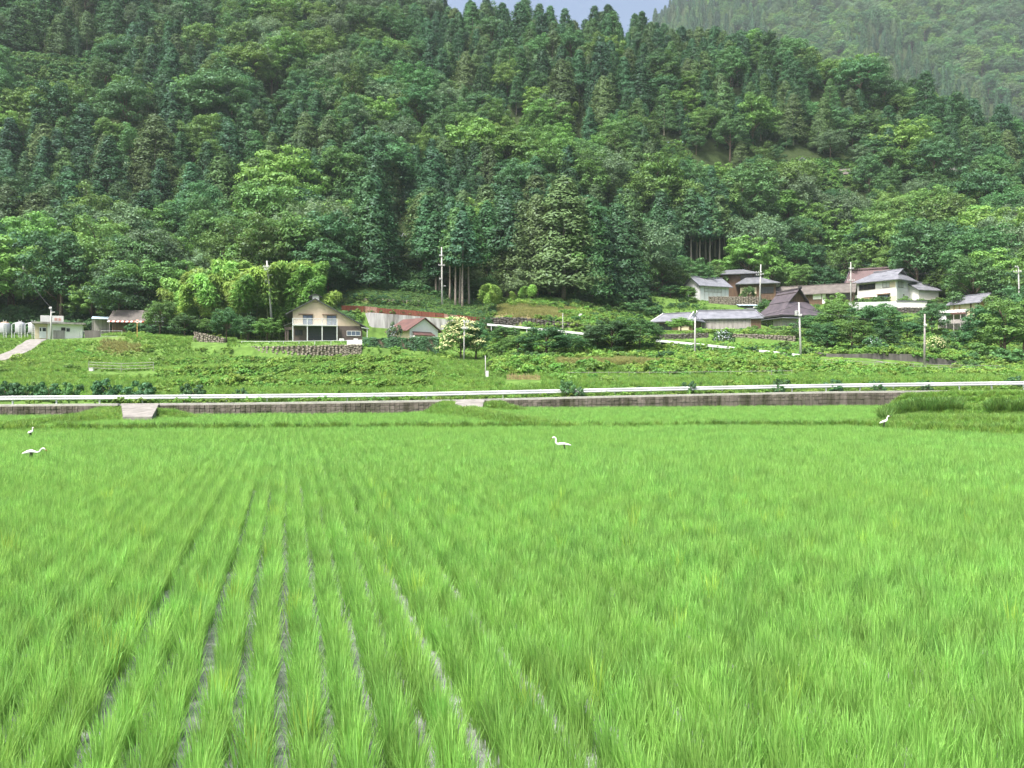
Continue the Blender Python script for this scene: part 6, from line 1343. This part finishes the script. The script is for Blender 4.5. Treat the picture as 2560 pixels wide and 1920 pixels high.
def cover(name, n, px0, px1, y0, y1, seed, meshes, smin, smax, label, keepf, hgt=.55):
    Xq, Yq, pxq, g3 = fan_points(n, px0, px1, y0, y1, seed)
    ok = (Yq > wall_y_at_x(Xq) + 3.5)
    for pts, w in PATHS: ok &= ~near_path(Xq, Yq, pts, w)
    for bx, by, r in BUILT: ok &= np.hypot(Xq - bx, Yq - by - 2) > r * .8
    Xq, Yq, pxq = Xq[ok], Yq[ok], pxq[ok]; Zq = ground_z(Xq, Yq); pyq = ppy(Zq, Yq); ok = keepf(Xq, Yq, pxq, pyq, g3) & ~blocks_view(pxq, pyq, Yq, hgt)
    Xq, Yq, Zq = Xq[ok], Yq[ok], Zq[ok]; s = g3.uniform(smin, smax, len(Xq)) * (.75 + .5 * fbm(Xq / 3, Yq / 3))
    scatter(name, np.stack([Xq, Yq, Zq - .03], 1), g3.uniform(0, 6.28, len(Xq)), s, meshes, label)
yard = lambda px, Y: ((px > 590) & (px < 915) & (Y > 115) & (Y < 144.5)) | ((px > 915) & (px < 1210) & (Y > 119) & (Y < 146)) | ((px > 70) & (px < 260) & (Y > 122) & (Y < 140))
def straw(px, py):
    n = fbm(px / 23.0, py / 9.0) * 1.1 + vnoise(px * 1.7, py * 1.3) * .5; d = np.full(np.shape(px), 9.0)
    for cx, cy, rx, ry in ((300, 868, 70, 22), (1530, 905, 240, 11), (1330, 780, 140, 26), (1900, 925, 60, 8)): d = np.minimum(d, np.hypot((px - cx) / rx, (py - cy) / ry))
    return d + n < 1.55
leafy = lambda X, Y: fbm(X / 4.2 + 9, Y / 3.0 + 2)
cover("grass", 46000, -60, 2620, 58, 150, 41, TUFT_A, .6, 1.15, "fresh green grass on the terraces behind the guardrail", lambda X, Y, px, py, g: ~yard(px, Y) & ~straw(px, py) & (slope(X, Y) < .42) & (Y < np.interp(px, [0, 1150, 1250, 2560], [150, 150, 112, 122])))
cover("grass", 16000, -60, 2620, 60, 200, 42, TUFT_B, .5, .95, "darker long grass and weeds on the banks", lambda X, Y, px, py, g: ~yard(px, Y) & ((slope(X, Y) > .3) | ((px > 1230) & (leafy(X, Y) > .6))) & ~straw(px, py))
cover("terrace_grass", 70000, 150, 1240, 66, 100, 49, TUFT_B + WEED[:1], .45, .8, "grass on the steep faces between the terraces, darkened as step shading", lambda X, Y, px, py, g: slope(X, Y) > .38)  # dark tufts on the faces paint in the shading of the steps
cover("short_grass", 60000, -60, 2620, 58, 200, 48, TUFT_S, .7, 1.3, "short grass between the taller weeds on slopes and yards", lambda X, Y, px, py, g: ~straw(px, py) & ~((px > 590) & (px < 900) & (Y > 122) & (Y < 142)) & (Y < np.interp(px, [0, 1150, 1250, 1640, 1700, 2560], [146, 160, 165, 168, 200, 175])), .2)
for k_, (p0_, p1_, y0_, y1_, n_) in enumerate(((215, 385, 106, 124, 3200), (1240, 1810, 86, 112, 12000), (1170, 1490, 133, 162, 9000), (1820, 1980, 84, 96, 1500))):
    cover("dry_grass", n_, p0_, p1_, y0_, y1_, 60 + k_, TUFT_D, .45, .9, ("straw-coloured dry grass on the bank above the vegetable patch", "straw-coloured dry grass along the top of the weedy bank", "straw-coloured dry grass on the bare slope above the lane", "patch of dry grass on the weedy bank")[k_], lambda X, Y, px, py, g: straw(px, py), .2)
cover("weeds", 26000, -60, 2620, 60, 170, 44, WEED, .6, 1.3, "leafy weeds growing over the banks and slopes", lambda X, Y, px, py, g: ~yard(px, Y) & ~straw(px, py) & np.where((px > 1230) & (Y > 86), leafy(X, Y) > .4, ((slope(X, Y) > .45) & (g.random(len(X)) < .3)) | ((leafy(X, Y) > .72) & (g.random(len(X)) < .25))))
cover("undergrowth", 9000, 1220, 2620, 92, 226, 45, SHR["mid"] + SHR["olive"] + SHR["fresh"], .5, 1.15, "scrubby undergrowth on the slope between the lane and the houses", lambda X, Y, px, py, g: (~straw(px, py)) & (leafy(X, Y) > .42) & (g.random(len(X)) < .26) & (Y > 96), 1.0)
cover("undergrowth", 7000, -80, 1640, 136, 185, 46, SHR["dark"] + SHR["mid"], .8, 1.9, "dark undergrowth along the foot of the forest", lambda X, Y, px, py, g: ~yard(px, Y) & (Y > np.interp(px, [0, 300, 480, 640, 760, 850, 1050, 1250, 1640], [148, 137, 134, 146, 150, 164, 165, 172, 172])) & (g.random(len(X)) < .35))
cover("bank_shrubs", 9000, 830, 1235, 146.2, 168, 50, SHR["dark"][:1] + SHR["olive"] + WEED[:2], .3, .75, "low dark scrub on the bank above the rusty sheet fence", lambda X, Y, px, py, g: g.random(len(X)) < .8, .3)
cover("verge_weeds", 9000, -60, 2620, 57, 72, 47, TUFT_B + WEED[:2], .35, .7, "weeds along the verge under the guardrail", lambda X, Y, px, py, g: (Y > wall_y_at_x(X) + 3.55) & (Y < wall_y_at_x(X) + 5.2))
# bunds of the paddies
Xq, Yq, pxq, g3 = fan_points(90000, -120, 2680, 26, 66, 51); bh = bund_h(Xq, Yq); ok = (bh > .045) & (Yq < wall_y_at_x(Xq) - .3)
for rx0, rx1, wy_ in ((304, 388, 45.5), (1134, 1206, 49)): ok &= ~((pxq > rx0) & (pxq < rx1) & (Yq > wy_))
Xq, Yq, pxq, bh = Xq[ok], Yq[ok], pxq[ok], bh[ok]; Zq = field_base(Xq, Yq) + bh - .03
scatter("bund_grass", np.stack([Xq, Yq, Zq], 1), g3.uniform(0, 6.28, len(Xq)), g3.uniform(.7, 1.35, len(Xq)), TUFT_S, "short grass on the bunds between the paddies")
Xq, Yq, pxq, g3 = fan_points(9000, 2205, 2640, 33, 47, 52); pyq = ppy(field_base(Xq, Yq) + bund_h(Xq, Yq), Yq)
ok = ((pxq < 2400) & (np.abs(pyq - np.interp(pxq, [2205, 2260, 2300, 2400], [1052, 1034, 1028, 1026])) < 7)) | ((pxq > 2470) & (np.abs(pyq - 1030) < 6)); Xq, Yq = Xq[ok], Yq[ok]
scatter("tall_weeds", np.stack([Xq, Yq, field_base(Xq, Yq) + bund_h(Xq, Yq) - .03], 1), g3.uniform(0, 6.28, len(Xq)), g3.uniform(.55, .95, len(Xq)), TUFT_C, "dark tall weeds on the grassy bank at the right")
Xq, Yq, pxq, g3 = fan_points(8000, -60, 2680, 29, 37, 53); d1 = np.abs(Yq - bund1_y(Xq)); ok = (d1 < .55) & (fbm(Xq / 3, Yq) > .48); Xq, Yq = Xq[ok], Yq[ok]
scatter("bund_weeds", np.stack([Xq, Yq, field_base(Xq, Yq) + bund_h(Xq, Yq) - .05], 1), g3.uniform(0, 6.28, len(Xq)), g3.uniform(.35, .62, len(Xq)), TUFT_B, "darker weeds on the long bund across the paddy")
# hillside clearings: rough grass and bushes
Xq, Yq, pxq, g3 = fan_points(60000, 0, 760, 240, 380, 54); Zq = ground_z(Xq, Yq); pyq = ppy(Zq, Yq) - 12; ok = np.zeros(len(Xq), bool)
for poly_ in (CLEAR[0], CLEAR[-1]): ok |= inpoly(pxq, pyq, poly_)
Xq, Yq, Zq = Xq[ok], Yq[ok], Zq[ok]; sel = g3.random(len(Xq)) < .16
scatter("clearing_grass", np.stack([Xq[~sel], Yq[~sel], Zq[~sel]], 1), g3.uniform(0, 6.28, int((~sel).sum())), g3.uniform(1.2, 2.2, int((~sel).sum())), TUFT_D, "rough pale grass in a clearing high on the hillside")
scatter("clearing_bushes", np.stack([Xq[sel], Yq[sel], Zq[sel]], 1), g3.uniform(0, 6.28, int(sel.sum())), g3.uniform(.9, 2.4, int(sel.sum())), SHR["olive"] + SHR["mid"], "bushes scattered in the hillside clearing")
# bushes round the houses high in the forest
Xq, Yq, pxq, g3 = fan_points(40000, 940, 2600, 170, 300, 55); Zq = ground_z(Xq, Yq); pyq = ppy(Zq, Yq); ok = np.zeros(len(Xq), bool)
for a, b, t, bo in ((1985, 2170, 405, 480), (1650, 1720, 362, 410), (970, 1030, 606, 650), (2360, 2450, 436, 470), (2500, 2600, 428, 460)): ok |= (pxq > a) & (pxq < b) & (pyq > t) & (pyq < bo)
Xq, Yq, Zq = Xq[ok][:900], Yq[ok][:900], Zq[ok][:900]
scatter("clearing_bushes", np.stack([Xq, Yq, Zq], 1), g3.uniform(0, 6.28, len(Xq)), g3.uniform(.7, 1.7, len(Xq)), SHR["fresh"] + SHR["olive"] + SHR["mid"], "bushes round the houses high in the forest")
# ------------------------------------------------------------------ summer haze
mb = MB(); mb.box(-2300, 2300, -300, 1480, -2.5, 900)
m = bpy.data.materials.new("haze_air"); m.use_nodes = True; nt = m.node_tree
for n in list(nt.nodes):
    if n.type == 'BSDF_PRINCIPLED': nt.nodes.remove(n)
pv = nt.nodes.new("ShaderNodeVolumePrincipled"); pv.inputs["Color"].default_value = (.80, .90, 1, 1); pv.inputs["Density"].default_value = .000125; pv.inputs["Anisotropy"].default_value = .2
nt.links.new(pv.outputs[0], nt.nodes["Material Output"].inputs["Volume"])
tag(mb.build("haze", m), "thin summer haze in the valley air", kind="stuff")
